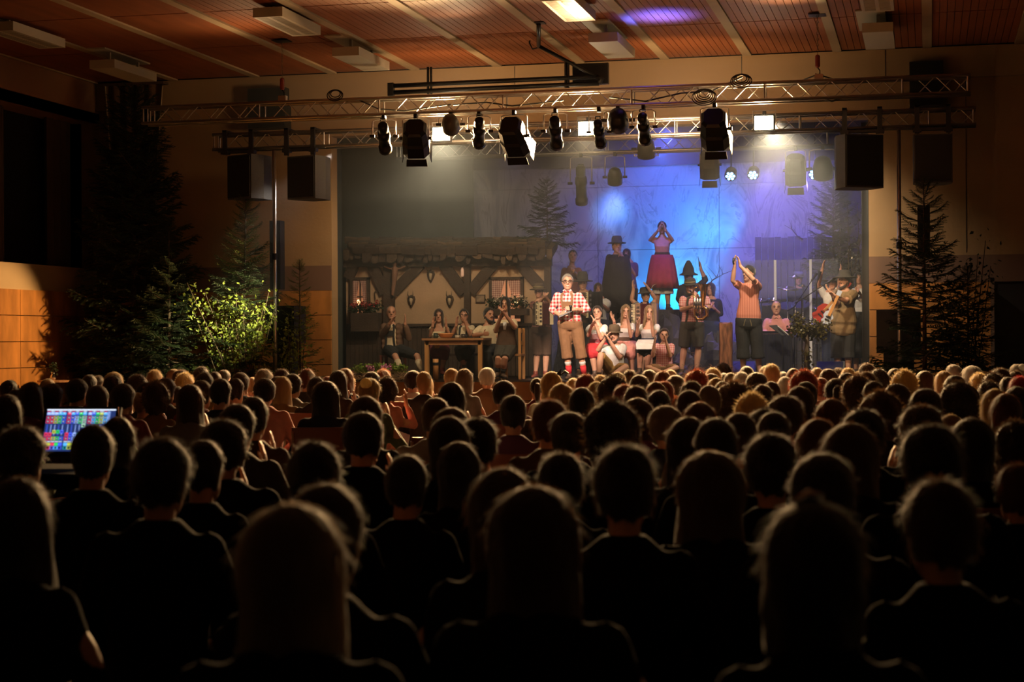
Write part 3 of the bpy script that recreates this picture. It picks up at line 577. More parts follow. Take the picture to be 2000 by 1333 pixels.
class Fig:
    def __init__(s, name, label, Y, j, face=0., nod=0., tilt=0., sc=1., fat=1., skin=None, group=None, female=False, smile=False):
        s.Y = Y; s.sc = sc; s.j = {}; s.female = female; skin = skin or SKIN
        for k, v in j.items():
            if k == 'head': continue
            s.j[k] = P(v[0], v[1], Y+(v[2] if len(v) > 2 else 0))
        hx, ht, hc = j['head'][:3]; dy = j['head'][3] if len(j['head']) > 3 else 0; a, b = P(hx, ht, Y+dy), P(hx, hc, Y+dy); s.h = (a[2]-b[2]); s.HC = (a+b)/2
        f0 = nrm((-F[0], -F[1], 0)); Fw = rotz(-face)@f0; s.fw0 = f0; up = np.array((0, 0, 1.)); rt = np.cross(Fw, up)
        Fw2 = nrm(Fw*math.cos(nod)-up*math.sin(nod)); up2 = nrm(up*math.cos(nod)+Fw*math.sin(nod)); rt2 = np.cross(Fw2, up2); up2, rt2 = up2*math.cos(tilt)+rt2*math.sin(tilt), rt2*math.cos(tilt)-up2*math.sin(tilt)
        s.HM = np.stack([rt2, Fw2, up2], 1)
        J = s.j
        for sd, sg in (('l', 1), ('r', -1)):
            J['s'+sd] = J['s'+sd]-np.array((0, 0, .032*sc))
        s.hc = (J['hl']+J['hr'])/2; s.shc = (J['sl']+J['sr'])/2+np.array((0, 0, .03*sc)); s.w = nrm(J['sr']-J['sl']); s.upv = nrm(s.shc-s.hc); s.fwd = nrm(np.cross(s.upv, s.w)); 
        if s.fwd@f0 < 0: s.fwd = -s.fwd
        s.sw = np.linalg.norm(J['sr']-J['sl'])/2+.015*sc; s.hw = max(.145*sc, np.linalg.norm(J['hr']-J['hl'])/2+.085*sc)*(1.03 if female else 1); s.fat = fat
        g = min(p[2] for p in J.values()); s.root = thing(name, label, 'person', (s.hc[0], s.hc[1], g-.05), group)
        b_ = MB(); s.torso(b_); nb = s.shc+s.upv*.05*sc; b_.tube([nb-s.upv*.05, nb+s.upv*.01, s.HC-s.HM[:, 2]*s.h*.30-s.HM[:, 1]*s.h*.02], [.062*sc, .052*sc, .05*sc], 12)
        head(b_, s.HC, s.h, s.HM)
        for sd in 'lr':
            if 'e'+sd in J: limb(b_, [J['s'+sd], J['e'+sd], J['w'+sd]], [x*sc*(.82 if female else 1) for x in ARM])
            limb(b_, [J['h'+sd], J['k'+sd], J['a'+sd]], [x*sc for x in LEG])
            if 'e'+sd in J:
                d = nrm(J['w'+sd]-J['e'+sd]); hd = j.get('hd'+sd); 
                if 'hd'+sd in J: d = nrm(J['hd'+sd]-J['w'+sd])
                inn = nrm(s.w*(1 if sd == 'l' else -1)+s.fwd*.2); hand(b_, J['w'+sd]+d*.01, d, inn, sc*1.1, .35, 1 if sd == 'l' else -1)
        s.body = remesh(b_.build('body', skin, s.root), .0105, 2)
        q = lambda *p: s.HC+s.HM@(np.array(p)*s.h)
        m = MB()
        for sg in (1, -1): MB().ell(q(sg*.15, .375, .045), np.array((.052, .026, .028))*s.h, s.HM, 8, 6).build('eye', EYE, s.root, True)
        if smile: MB().tube([q(-.09, .385, -.235), q(-.04, .41, -.250), q(.04, .41, -.250), q(.09, .385, -.235)], .020*s.h, 6).build('teeth', TEETH, s.root, True)
        m.tube([q(-.10, .375, -.235), q(-.04, .405, -.275), q(.04, .405, -.275), q(.10, .375, -.235)], .017*s.h, 6); m.build('mouth', LIP, s.root, True)
        m = MB()
        for sg in (1, -1): m.tube([q(sg*.07, .415, .115), q(sg*.16, .41, .135), q(sg*.25, .36, .105)], .016*s.h, 5)
        m.build('eyebrows', EYE, s.root, True)
    def torso(s, mb, t0=-.14, t1=1.12, infl=0., n=18):
        sc = s.sc; L_ = np.linalg.norm(s.shc-s.hc); fem = s.female; ft = s.fat
        T = [(-.16, s.hw*.62, .085*sc), (-.08, s.hw*.92, .11*sc), (.05, s.hw, .118*sc), (.14, s.hw*.97, .112*sc), (.22, s.hw*(.84 if fem else .93)*ft**.5, .105*sc*ft), (.42, (s.hw+s.sw)/2*(.76 if fem else .88)*ft**.5, .105*sc*ft), (.65, s.sw*.86, (.118 if fem else .115)*sc), (.82, s.sw*.95, .108*sc), (.92, s.sw*.88, .088*sc), (.99, s.sw*.58, .07*sc), (1.04, .09*sc, .062*sc), (1.12, .07*sc, .058*sc)]
        T = [r for r in T if t0-1e-6 <= r[0] <= t1+1e-6]; a = np.linspace(0, 2*math.pi, n, endpoint=False); rs = []
        for t, w_, d in T:
            c = s.hc+(s.shc-s.hc)*t; ww = s.w; bust = .03*sc if fem and t == .65 else 0
            ca, sa = np.cos(a), np.sin(a); e = .8; x = np.sign(ca)*np.abs(ca)**e*(w_+infl); y = np.sign(sa)*np.abs(sa)**e*(d+infl)+bust*(sa > 0)
            rs.append(c+np.outer(x, ww)+np.outer(y, s.fwd))
        mb.rings(rs)
    def shirt(s, m, arm=.9, t0=.05, t1=1.04, infl=.014, name='shirt', puff=0., vox=.011, sleeves=True):
        b = MB(); s.torso(b, t0, t1, infl)
        if sleeves:
            for sd in 'lr':
                if 'e'+sd in s.j:
                    J = s.j; limb(b, [J['s'+sd], J['e'+sd], J['w'+sd]], [x*s.sc*(.86 if s.female else 1) for x in ARM], arm, infl+.002, flat=True)
                    if puff: b.ell(J['s'+sd]*.72+J['e'+sd]*.28, puff)
        s.b_sh = remesh(b.build(name, m, s.root), vox, 3); return s
    def pants(s, m, upto=1.0, infl=.016, name='trousers', loose=0.):
        b = MB(); s.torso(b, -.16, .15, max(infl, .027)); J = s.j
        for sd in 'lr': limb(b, [J['h'+sd], J['k'+sd], J['a'+sd]], [x*s.sc+loose*min(1, i/4) for i, x in enumerate(LEG)], upto, infl, flat=True)
        remesh(b.build(name, m, s.root), .012, 3); return s
    def socks(s, m, a=1.55, b_=2.0, name='sock'):
        J = s.j
        for sd in 'lr':
            b = MB(); limb(b, [J['h'+sd], J['k'+sd], J['a'+sd]], [x*s.sc for x in LEG], b_, .006, start=a); b.build(name, m, s.root, True)
        return s
    def shoes(s, m, toe=.17, name='shoe'):
        for sd in 'lr':
            a = s.j['a'+sd]; f = s.fw0*.9+s.w*(.35 if sd == 'r' else -.35); f = nrm((f[0], f[1], 0)); b = MB(); g = a-(0, 0, .055)
            b.tube([a+(0, 0, .03), a-(0, 0, .02)], [.042, .045], 10); b.tube([g-f*.07, g-f*.04, g+f*.06+(0, 0, -.004), g+f*.13-(0, 0, .014), g+f*toe-(0, 0, .018)], [.028, .042, .044, .036, .018], 10, flat=.8)
            remesh(b.build(name, m, s.root), .009, 2); MB().tube([g-f*.08-(0, 0, .032), g+f*.04-(0, 0, .036), g+f*.165-(0, 0, .036)], [.035, .045, .03], 10, flat=.25).build('sole', BLACK, s.root, True)
        return s
    def skirt(s, m, hem, w_, name='skirt', t0=.3, pleat=12, Yoff=0, dep=None):
        """hem: photo row of the hem; w_: half width there in metres"""
        c1 = P(proj(s.hc)[0], hem, s.Y+Yoff); c0 = s.hc+(s.shc-s.hc)*t0; rs = []; n = 48; a = np.linspace(0, 2*math.pi, n, endpoint=False); fm = 1+.05*np.sin(a*pleat)
        for t in (0, .12, .3, .5, .75, 1, .97):
            ww = s.hw+.035+(w_-s.hw-.035)*t**.7; dd = .165+((dep or w_*.75)-.165)*t**.7; fk = 1+(fm-1)*t*1.2; k_ = .93 if t == .97 else 1
            rs.append(c0+(c1-c0)*t+np.outer(np.cos(a)*ww*fk*k_, s.w)+np.outer(np.sin(a)*dd*fk*k_, s.fw0))
        MB().rings(rs).build(name, m, s.root, True); return s
    def lapskirt(s, m, upto=.95, infl=.03, name='skirt'):
        b = MB(); s.torso(b, -.16, .24, infl*.6); J = s.j
        for sd in 'lr': limb(b, [J['h'+sd], J['k'+sd], J['a'+sd]], [x*s.sc for x in LEG], upto, infl)
        for t in (.25, .5, .75, .95):
            if t <= upto: p, q_ = J['hl']+(J['kl']-J['hl'])*t, J['hr']+(J['kr']-J['hr'])*t; b.tube([p, (p+q_)/2, q_], .07*s.sc+infl, 8)
        remesh(b.build(name, m, s.root), .013, 5); return s
    def strip(s, pts, m, name, wd=.018, th=.006):
        """band lying on the front of the torso; pts: (across -1..1, t up the spine)"""
        v = []
        for x, t in pts:
            w_ = float(np.interp(t, (-.08, .05, .42, .65, .85, .97, 1.04), (s.hw*.92, s.hw, (s.hw+s.sw)/2*.82, s.sw*.86, s.sw*.94, s.sw*.9, s.sw*.6))); d = float(np.interp(t, (-.08, .05, .42, .65, .85, .97, 1.06), (.11, .118, .108*s.fat, .118+(.03 if s.female else 0), .108, .085, .05)))*s.sc
            yy = (max(0, 1-abs(x*.9)**2.5))**.4*(d+.022); v.append(s.hc+(s.shc-s.hc)*t+s.w*x*w_+s.fwd*yy)
        b = MB()
        for a, c in zip(v[:-1], v[1:]): b.bar(a, c+nrm(c-a)*.004, wd*2, th*2, up=s.fwd)
        b.build(name, m, s.root); return s
    def braces(s, m, bib=True):
        for sg in (1, -1): s.strip([(sg*.52, .1), (sg*.5, .35), (sg*.48, .6), (sg*.5, .8), (sg*.52, .97), (sg*.5, 1.03)], m, 'suspender', .017)
        if bib: s.strip([(-.5, .66), (-.25, .66), (0, .66), (.25, .66), (.5, .66)], m, 'suspender_bib', .05)
        return s
    def hair(s, style, m, puff=.014, flare=0., seed=1, rough=.03, wave=0):
        b = MB(); hairshell(b, s.HC, s.h, s.HM, ZF(style), puff, seed=seed, flare=flare, rough=rough, wave=wave)
        if style == 'up': b.ell(s.HC+s.HM@(np.array((0, -.38, .28))*s.h), .055)
        V = b.arr().copy(); V = V[:36*12]; g = np.random.default_rng(seed+5); lg = .05 if style in ('long', 'bob', 'curly') else .022; w0 = .0025
        for _ in range(500 if style != 'bald' else 0):
            p = V[g.integers(0, len(V))]; o = nrm(p-s.HC); d = nrm(np.array((0, 0, -1.))*(.9 if lg > .03 else .5)+o*.3+g.normal(size=3)*.25); wv = nrm(np.cross(d, o))*w0; p0 = p+g.normal(size=3)*.006-o*.003; e = p0+d*lg*g.uniform(.5, 1.2); b.add([p0-wv, p0+wv, e], [(0, 1, 2)])
        b.build('hair', m, s.root, True); return s
    def beard(s, m):
        b = MB(); q = lambda *p: s.HC+s.HM@(np.array(p)*s.h)
        b.tube([q(-.33, .02, -.08), q(-.31, .14, -.28), q(-.2, .30, -.45), q(0, .36, -.52), q(.2, .30, -.45), q(.31, .14, -.28), q(.33, .02, -.08)], [.02*s.h, .06*s.h, .10*s.h, .12*s.h, .10*s.h, .06*s.h, .02*s.h], 8)
        b.tube([q(-.13, .37, -.20), q(0, .41, -.165), q(.13, .37, -.20)], .035*s.h, 6); remesh(b.build('beard', m, s.root), .006, 2); return s
    def glasses(s, m):
        q = lambda *p: s.HC+s.HM@(np.array(p)*s.h); b = MB()
        for sg in (1, -1):
            a = np.linspace(0, 2*math.pi, 13); b.tube([q(sg*.155+.11*math.cos(t), .425, .04+.075*math.sin(t)) for t in a], .0035, 5); b.tube([q(sg*.265, .41, .06), q(sg*.345, .1, .05), q(sg*.34, -.05, .02)], .0035, 5)
        b.tube([q(-.045, .43, .05), q(.045, .43, .05)], .0035, 5); b.build('glasses', m, s.root); return s
    def hat(s, m, r=.15, hgt=.12, brim=.013, pointed=False, tip=0., band=None, feather=None):
        q = lambda *p: s.HC+s.HM@(np.array(p)*s.h); c = q(0, -.02, .26); M = s.HM
        pr = [(r*.97, -brim), (r, 0), (r*.66, .012), (.098, .02), (.095, hgt*.6), (.078, hgt*.95), (.05, hgt), (.01, hgt*.93)] if not pointed else [(r*.97, -.03), (r, -.02), (.105, .02), (.095, hgt*.4), (.06, hgt*.75), (.03, hgt*.96), (.005, hgt)]
        MB().lathe(pr, c, 20, M=M, sy=1.12).build('hat', m, s.root, True)
        if band: MB().lathe([(.099, .022), (.102, .025), (.101, .048), (.098, .05)], c, 20, M=M, sy=1.12).build('hat_band', band, s.root, True)
        if feather: x = c+M@np.array((.10*feather, 0, .04)); MB().tube([x, x+M@np.array((.05*feather, -.02, .07)), x+M@np.array((.10*feather, -.03, .09))], [.006, .012, .003], 6, flat=.3).build('feather', mat('feather', (.5, .45, .4), .8), s.root, True)
        return s
    def collar(s, m):
        for sg in (1, -1):
            a = s.shc+s.upv*.055; MB().bar(a+s.w*sg*.06+s.fwd*.03+(0, 0, .02), a+s.w*sg*.02+s.fwd*.085-(0, 0, .02), .045, .012, up=s.fwd).build('collar', m, s.root)
        return s
    def at(s, j, name, m, size, off=(0, 0, 0), M=None):
        MB().box(s.j[j]+np.array(off), size, M=M).build(name, m, s.root); return s
# cloth and hair colours
C_ = {k: mat('cloth_'+k, c, .85, var=.18, scale=9, bump=.35, bscale=18) for k, c in dict(brownleather=(.26, .13, .06), darkleather=(.05, .042, .032), blackc=(.02, .02, .022), darkbrown=(.085, .045, .028), white=(.75, .72, .70), cream=(.72, .58, .38), red=(.62, .03, .04),
      maroon=(.20, .03, .04), navy=(.02, .03, .07), khaki=(.26, .17, .08), pink=(.72, .30, .26), rosered=(.48, .05, .11), ochre=(.34, .19, .05), greyc=(.22, .22, .23), greenc=(.12, .16, .07), purple=(.16, .06, .14), rust=(.30, .09, .05), skyc=(.6, .68, .75), jacket=(.16, .085, .05), dpink=(.5, .13, .12)).items()}
PLR = plaid('red_check_cloth', (.82, .72, .70), (.62, .02, .03), 17); PLP = plaid('pink_check_cloth', (.85, .62, .60), (.60, .10, .12), 34); PLD = plaid('dark_check_cloth', (.30, .12, .09), (.08, .03, .03), 20)
STO = stripes('orange_striped_cloth', (.74, .30, .22), (.62, .20, .14), 26, 0, .6)
H_ = {k: mat('hair_'+k, c, .55, var=.5, scale=40, sheen=.6, stretch=(1, 1, .15), trans=t+.25, bump=.4, bscale=90, tcol=tuple(min(.9, x*2.2+y) for x, y in zip(c, (.10, .05, .02)))) for k, c, t in (('d', (.014, .009, .007), .1), ('n', (.06, .032, .018), .15), ('g', (.22, .19, .16), .25), ('y', (.40, .29, .16), .25), ('r', (.20, .03, .015), .15), ('a', (.13, .042, .018), .2), ('w', (.55, .5, .44), .3), ('k', (.006, .005, .0045), .05), ('h', (.30, .01, .03), .25))}
SHOEB = mat('brown_shoe', (.10, .06, .04), .5); SHOER = mat('oxblood_shoe', (.22, .05, .03), .4); FELT = mat('dark_felt', (.05, .045, .04), .9); FELTB = mat('brown_felt', (.10, .07, .04), .9); GREENB = mat('hat_cord', (.2, .16, .08), .8)
# --- the presenter
f = Fig('person', 'grey haired man in red checked shirt and brown knee breeches at the stage edge', 27.95, dict(head=(1108.5, 536, 567), sl=(1089, 575), sr=(1130, 575), el=(1078, 606, .02), er=(1148, 606, .02), wl=(1093, 616, -.2), wr=(1125, 605, -.2), hl=(1102, 636), hr=(1125, 636), kl=(1106, 682, -.03), kr=(1133, 682, -.03), al=(1112, 731), ar=(1141, 731), hdr=(1114, 603, -.24), hdl=(1103, 614, -.25)), sc=1.02, fat=1.1, smile=True)
f.shirt(PLR, 1.5, infl=.016).collar(PLR).pants(C_['brownleather'], 1.38, .02, loose=.02).socks(C_['red'], 1.5, 2.0).socks(C_['white'], 1.36, 1.55, 'sock_cuff').shoes(SHOEB).braces(C_['brownleather']).hair('short', H_['w'], .008).glasses(BLACKM)
a_, b_ = P(1092, 619, 27.68), P(1117, 607, 27.68); MB().bar(a_, b_, .07, .006, up=(0, -.5, 1)).build('card', C_['greyc'], f.root)
a_ = P(1115, 611, 27.68); MB().tube([a_, a_+(0, -.01, .08), a_+(0, -.015, .12)], [.016, .018, .028], 8).build('microphone', BLACKM, f.root, True)
# --- clapping accordion player at the left
f = Fig('person', 'hatted accordion player clapping beside the hut, left of the presenter', 29.9, dict(head=(1052, 560, 582), sl=(1041, 592), sr=(1066, 592), el=(1044, 604, -.1), er=(1078, 598, -.1), wl=(1061, 583, -.3), wr=(1069, 584, -.3), hl=(1050, 646), hr=(1066, 646), kl=(1049, 690), kr=(1067, 690), al=(1046, 728), ar=(1065, 728)), face=.2)
f.shirt(PLD, .7).pants(C_['darkbrown'], 1.1, loose=.02).socks(C_['white'], 1.85, 2).shoes(SHOER).hat(FELTB, .16, .11, band=GREENB).glasses(BLACKM).hair('short', H_['n'], .006)
# --- hat man with dark accordion behind the presenter
f = Fig('person', 'man in pointed hat with black accordion, close behind the presenter', 30.6, dict(head=(1138, 543, 567), sl=(1125, 574), sr=(1155, 574), el=(1120, 605), er=(1160, 606), wl=(1138, 612, -.3), wr=(1152, 612, -.3), hl=(1131, 640), hr=(1148, 640), kl=(1131, 685), kr=(1149, 685), al=(1131, 726), ar=(1150, 726)), skin=SKIN2)
f.shirt(C_['darkbrown'], 1.8).pants(C_['blackc'], 1.9).shoes(SHOEB).hat(FELT, .19, .17).hair('short', H_['d'], .006)
f = Fig('person', 'bareheaded man in dark red shirt standing high behind the presenter', 31.9, dict(head=(1119, 489, 513), sl=(1103, 526), sr=(1130, 526), el=(1099, 550), er=(1136, 550), wl=(1114, 535, -.3), wr=(1123, 533, -.3), hl=(1108, 580), hr=(1125, 580), kl=(1108, 618), kr=(1125, 618), al=(1108, 656), ar=(1125, 656)), skin=SKIN2)
f.shirt(C_['rust'], 1.0).pants(C_['blackc'], 1.9).shoes(SHOEB).hair('short', H_['d'], .008)
# --- caped figure
f = Fig('person', 'tall figure in black cape and feathered hat before the blue rock', 31.6, dict(head=(1205, 468, 495), sl=(1190, 500), sr=(1222, 500), el=(1186, 530), er=(1228, 530), wl=(1200, 549, .0), wr=(1212, 549, .0), hl=(1197, 568), hr=(1213, 568), kl=(1197, 608), kr=(1213, 608), al=(1197, 644), ar=(1213, 644)), skin=SKIN2, face=-.3)
f.shirt(C_['blackc'], 1.8).pants(C_['blackc'], 1.9).shoes(SHOEB).hat(FELT, .17, .13, feather=-1).hair('short', H_['d'], .006).skirt(C_['blackc'], 612, .34, 'cape', .98, 7, dep=.26)
f = Fig('person', 'dark clothed person clapping at the shoulder of the caped figure', 31.9, dict(head=(1224, 487, 508), sl=(1217, 514), sr=(1240, 516), el=(1212, 528, -.1), er=(1241, 540), wl=(1210, 507, -.35), wr=(1217, 503, -.35), hl=(1219, 570), hr=(1235, 570), kl=(1219, 610), kr=(1235, 610), al=(1219, 645), ar=(1235, 645)), skin=SKIN2, face=.2)
f.shirt(C_['purple'], 1.0).pants(C_['blackc'], 1.9).shoes(SHOEB).hair('bob', H_['n'])
f = Fig('person', 'woman with white puffed sleeves clapping in the dark below the cape', 30.9, dict(head=(1168, 554, 575), sl=(1160, 584), sr=(1183, 586), el=(1156, 604), er=(1188, 606), wl=(1166, 592, -.3), wr=(1173, 592, -.3), hl=(1163, 640), hr=(1178, 640), kl=(1163, 685), kr=(1178, 685), al=(1163, 726), ar=(1178, 726)), female=True, skin=SKIN2)
f.shirt(C_['white'], .6, puff=.09).skirt(C_['navy'], 712, .28).shoes(SHOEB).hair('bob', H_['n'])
# --- three seated women
f = Fig('person', 'dark haired woman in white puffed blouse and red skirt clapping at her cheek', 28.9, dict(head=(1167, 599, 624), sl=(1153, 637), sr=(1181, 637), el=(1148, 656, -.1), er=(1174, 662, -.2), wl=(1156, 636, -.25), wr=(1163, 634, -.25), hl=(1158, 680), hr=(1176, 680), kl=(1157, 690, -.4), kr=(1175, 690, -.42), al=(1162, 727, -.4), ar=(1182, 727, -.4)), female=True, face=.25, tilt=.1)
f.shirt(C_['white'], .55, t1=.9, puff=.075).lapskirt(C_['red'], 1.1).shirt(C_['maroon'], .1, .2, .62, .02, 'bodice', sleeves=False).hair('up', H_['n'], .016).shoes(SHOEB)
f = Fig('person', 'fair woman in pink apron with one hand raised, middle of the seated women', 29.1, dict(head=(1222, 597, 622), sl=(1209, 634), sr=(1235, 634), el=(1202, 646, -.1), er=(1232, 658, -.2), wl=(1199, 627, -.2), wr=(1227, 630, -.25), hdl=(1194, 616, -.22), hl=(1214, 676), hr=(1232, 676), kl=(1212, 688, -.4), kr=(1232, 688, -.42), al=(1216, 726, -.4), ar=(1235, 726, -.4)), female=True, tilt=-.08, smile=True)
f.shirt(C_['white'], .5, t1=.88, puff=.07).lapskirt(C_['pink'], 1.2).shirt(C_['darkbrown'], .1, .2, .62, .02, 'bodice', sleeves=False).hair('up', H_['y'], .016)
f.hair('long', H_['y'], .014, 0, 3)
f = Fig('person', 'smiling light-brown haired woman in navy bodice and short white apron', 28.9, dict(head=(1268, 598, 624), sl=(1254, 636), sr=(1283, 636), el=(1244, 656, -.1), er=(1276, 656, -.2), wl=(1246, 636, -.22), wr=(1273, 633, -.25), hl=(1260, 678), hr=(1276, 678), kl=(1251, 685, -.4), kr=(1267, 688, -.42), al=(1249, 722, -.4), ar=(1264, 722, -.4)), female=True, tilt=-.05, smile=True)
f.shirt(C_['white'], .5, t1=.9, puff=.07).lapskirt(C_['blackc'], .95).shirt(C_['navy'], .1, .1, .62, .022, 'bodice', sleeves=False).hair('long', H_['y'], .016, .12, 5).shoes(SHOEB)
kc = (f.j['kl']+f.j['kr'])/2; m = MB(); m.bar(f.hc+f.upv*.09+f.fwd*.17, f.hc*.5+kc*.5+(0, 0, .155), .30, .012, up=(0, 0, 1)); m.bar(f.hc*.5+kc*.5+(0, 0, .155), kc+f.fw0*.02+(0, 0, .135), .30, .012); m.bar(kc+f.fw0*.02+(0, 0, .135), kc+f.fw0*.15+(0, 0, .03), .30, .012); remesh(m.build('apron', C_['white'], f.root), .008, 2)
# --- people on the boards
f = Fig('person', 'man in brown hat and white shirt sitting on the stage floor, hands at his mouth', 28.4, dict(head=(1200, 643, 669), sl=(1184, 678), sr=(1216, 676), el=(1168, 684, -.15), er=(1211, 699, -.15), wl=(1181, 664, -.2), wr=(1192, 668, -.25), hl=(1192, 722), hr=(1208, 722), kl=(1173, 694, -.4), kr=(1222, 718, -.35), al=(1170, 731, -.5), ar=(1196, 734, -.6)), face=.35)
f.shirt(C_['white'], .8, infl=.022).pants(C_['ochre'], .95).socks(C_['greyc'], 1.75, 2).shoes(SHOEB).hat(FELTB, .14, .13).beard(H_['n']).hair('short', H_['n'], .006)
f = Fig('person', 'boy in pink checked shirt sitting cross-legged on the stage', 28.3, dict(head=(1297, 643, 667), sl=(1284, 675), sr=(1311, 675), el=(1275, 696, -.15), er=(1309, 697, -.15), wl=(1278, 672, -.2), wr=(1301, 668, -.2), hl=(1290, 722), hr=(1304, 722), kl=(1265, 719, -.25), kr=(1322, 719, -.25), al=(1300, 731, -.4), ar=(1284, 733, -.45)), sc=.85, tilt=-.08)
f.shirt(PLP, .8, infl=.02).pants(C_['brownleather'], .8).shoes(SHOEB).hair('short', H_['n'], .018, seed=4)
# --- second accordion player, arms high
f = Fig('person', 'accordion player in small hat with both arms raised above the seated women', 30.2, dict(head=(1261, 566, 590), sl=(1248, 598), sr=(1274, 598), el=(1234, 586), er=(1280, 584), wl=(1237, 566), wr=(1268, 566, -.1), hdl=(1236, 554), hl=(1254, 645), hr=(1269, 645), kl=(1254, 688), kr=(1270, 688), al=(1254, 727), ar=(1270, 727)), tilt=.1)
f.shirt(C_['greyc'], .6).pants(C_['blackc'], 1.0).shoes(SHOEB).hat(FELT, .15, .10, feather=-1).glasses(BLACKM).hair('short', H_['g'], .006)
# --- woman on the rock
f = Fig('person', 'woman in long red skirt high on the rock, hands held before her face', 31.6, dict(head=(1293, 434, 457), sl=(1280, 466), sr=(1307, 466), el=(1269, 470, -.05), er=(1314, 470, -.05), wl=(1286, 450, -.2), wr=(1300, 450, -.2), hdl=(1291, 440, -.2), hdr=(1296, 440, -.2), hl=(1286, 512), hr=(1301, 512), kl=(1286, 557), kr=(1303, 557), al=(1283, 597), ar=(1305, 597)), female=True, skin=SKIN2)
f.shirt(C_['pink'], .45, puff=.06).shirt(C_['darkbrown'], .1, .15, .62, .02, 'bodice', sleeves=False).skirt(C_['rosered'], 564, .30, pleat=14, dep=.24).pants(C_['white'], 1.45, .025, 'pantaloons', .035).shoes(SHOEB).hair('up', H_['n'], .014)
# --- pointed hat
f = Fig('person', 'person in tall pointed hat holding up a thin stick, in blue backlight', 31.2, dict(head=(1345, 529, 553), sl=(1331, 560), sr=(1361, 560), el=(1325, 584), er=(1378, 547), wl=(1336, 597, -.2), wr=(1369, 527, -.05), hdr=(1368, 517), hl=(1338, 615), hr=(1354, 615), kl=(1338, 655), kr=(1354, 655), al=(1338, 692), ar=(1354, 692)), skin=SKIN2, face=-.3)
f.shirt(C_['blackc'], 1.4).pants(C_['blackc'], 1.9).shoes(SHOEB).hat(FELT, .17, .24, pointed=True).hair('bob', H_['n'], .01)
a_ = P(1366, 521, 31.15); MB().tube([a_, P(1365, 510, 31.15), P(1363, 501, 31.15)], [.012, .009, .004], 6).build('stick', FELTB, f.root, True)
f = Fig('person', 'dark haired woman in black shawl behind the horn player', 30.7, dict(head=(1388, 554, 577), sl=(1378, 586), sr=(1402, 588), el=(1376, 612), er=(1406, 614), wl=(1386, 600, -.2), wr=(1396, 604, -.2), hl=(1381, 645), hr=(1397, 645), kl=(1381, 688), kr=(1397, 688), al=(1381, 727), ar=(1397, 727)), female=True, skin=SKIN2, face=.5)
f.shirt(C_['blackc'], 1.2, infl=.03).skirt(C_['navy'], 712, .24).shoes(SHOEB).hair('bob', H_['d'], .02)
# --- horn player
f = Fig('person', 'bearded horn player in checked shirt, braces and leather shorts', 29.2, dict(head=(1348, 549, 574), sl=(1334, 582), sr=(1379, 582), el=(1331, 606, -.05), er=(1384, 602, -.05), wl=(1352, 599, -.3), wr=(1366, 600, -.3), hl=(1341, 636), hr=(1363, 636), kl=(1336, 682), kr=(1364, 682), al=(1331, 724), ar=(1360, 724)), face=.35, nod=.15, fat=1.05)
f.shirt(PLP, .75).pants(C_['darkleather'], .92, .022, loose=.03).shoes(SHOEB).socks(C_['greyc'], 1.88, 2).hat(FELT, .14, .10, band=GREENB).beard(H_['d']).hair('short', H_['d'], .006).braces(C_['darkleather'], False)
# --- clapping singer at the right
f = Fig('person', 'man in orange striped shirt clapping overhead with a microphone', 28.6, dict(head=(1463, 519, 550), sl=(1446, 556), sr=(1481, 557), el=(1431, 549, -.1), er=(1471, 546, -.28), wl=(1435, 519, -.15), wr=(1446, 520, -.25), hdl=(1435, 505, -.15), hdr=(1442, 503, -.22), hl=(1449, 632), hr=(1475, 632), kl=(1451, 680), kr=(1479, 680), al=(1452, 728), ar=(1484, 728)), face=.9, sc=1.0, fat=1.12)
f.shirt(STO, .7, infl=.014).pants(C_['blackc'], 1.45, .02, loose=.035).socks(C_['cream'], 1.8, 2).shoes(SHOEB).hair('short', H_['d'], .009)
a_ = P(1433, 517, 28.4); MB().tube([a_, P(1432, 512, 28.4), P(1434, 504, 28.4)], [.014, .016, .026], 8).build('microphone', BLACKM, f.root, True)
for sg in (-1, 1): f.strip([(sg*.2, .10), (sg*.28, .02), (sg*.35, -.06)], GREENB, 'flap_piping', .006)
# --- keyboard player
f = Fig('person', 'balding man in pink shirt seated behind the black keyboard desk', 30.2, dict(head=(1516, 588, 615), sl=(1499, 626), sr=(1535, 626), el=(1493, 650, -.1), er=(1541, 650, -.1), wl=(1500, 660, -.35), wr=(1524, 660, -.35), hl=(1508, 688), hr=(1526, 688), kl=(1503, 690, -.4), kr=(1528, 690, -.4), al=(1503, 726, -.4), ar=(1528, 726, -.4)), face=.1, sc=1.06, fat=1.25)
f.shirt(C_['pink'], 1.5, infl=.018).collar(C_['pink']).pants(C_['blackc'], 1.9).shoes(SHOEB).hair('bald', H_['n'], .007)
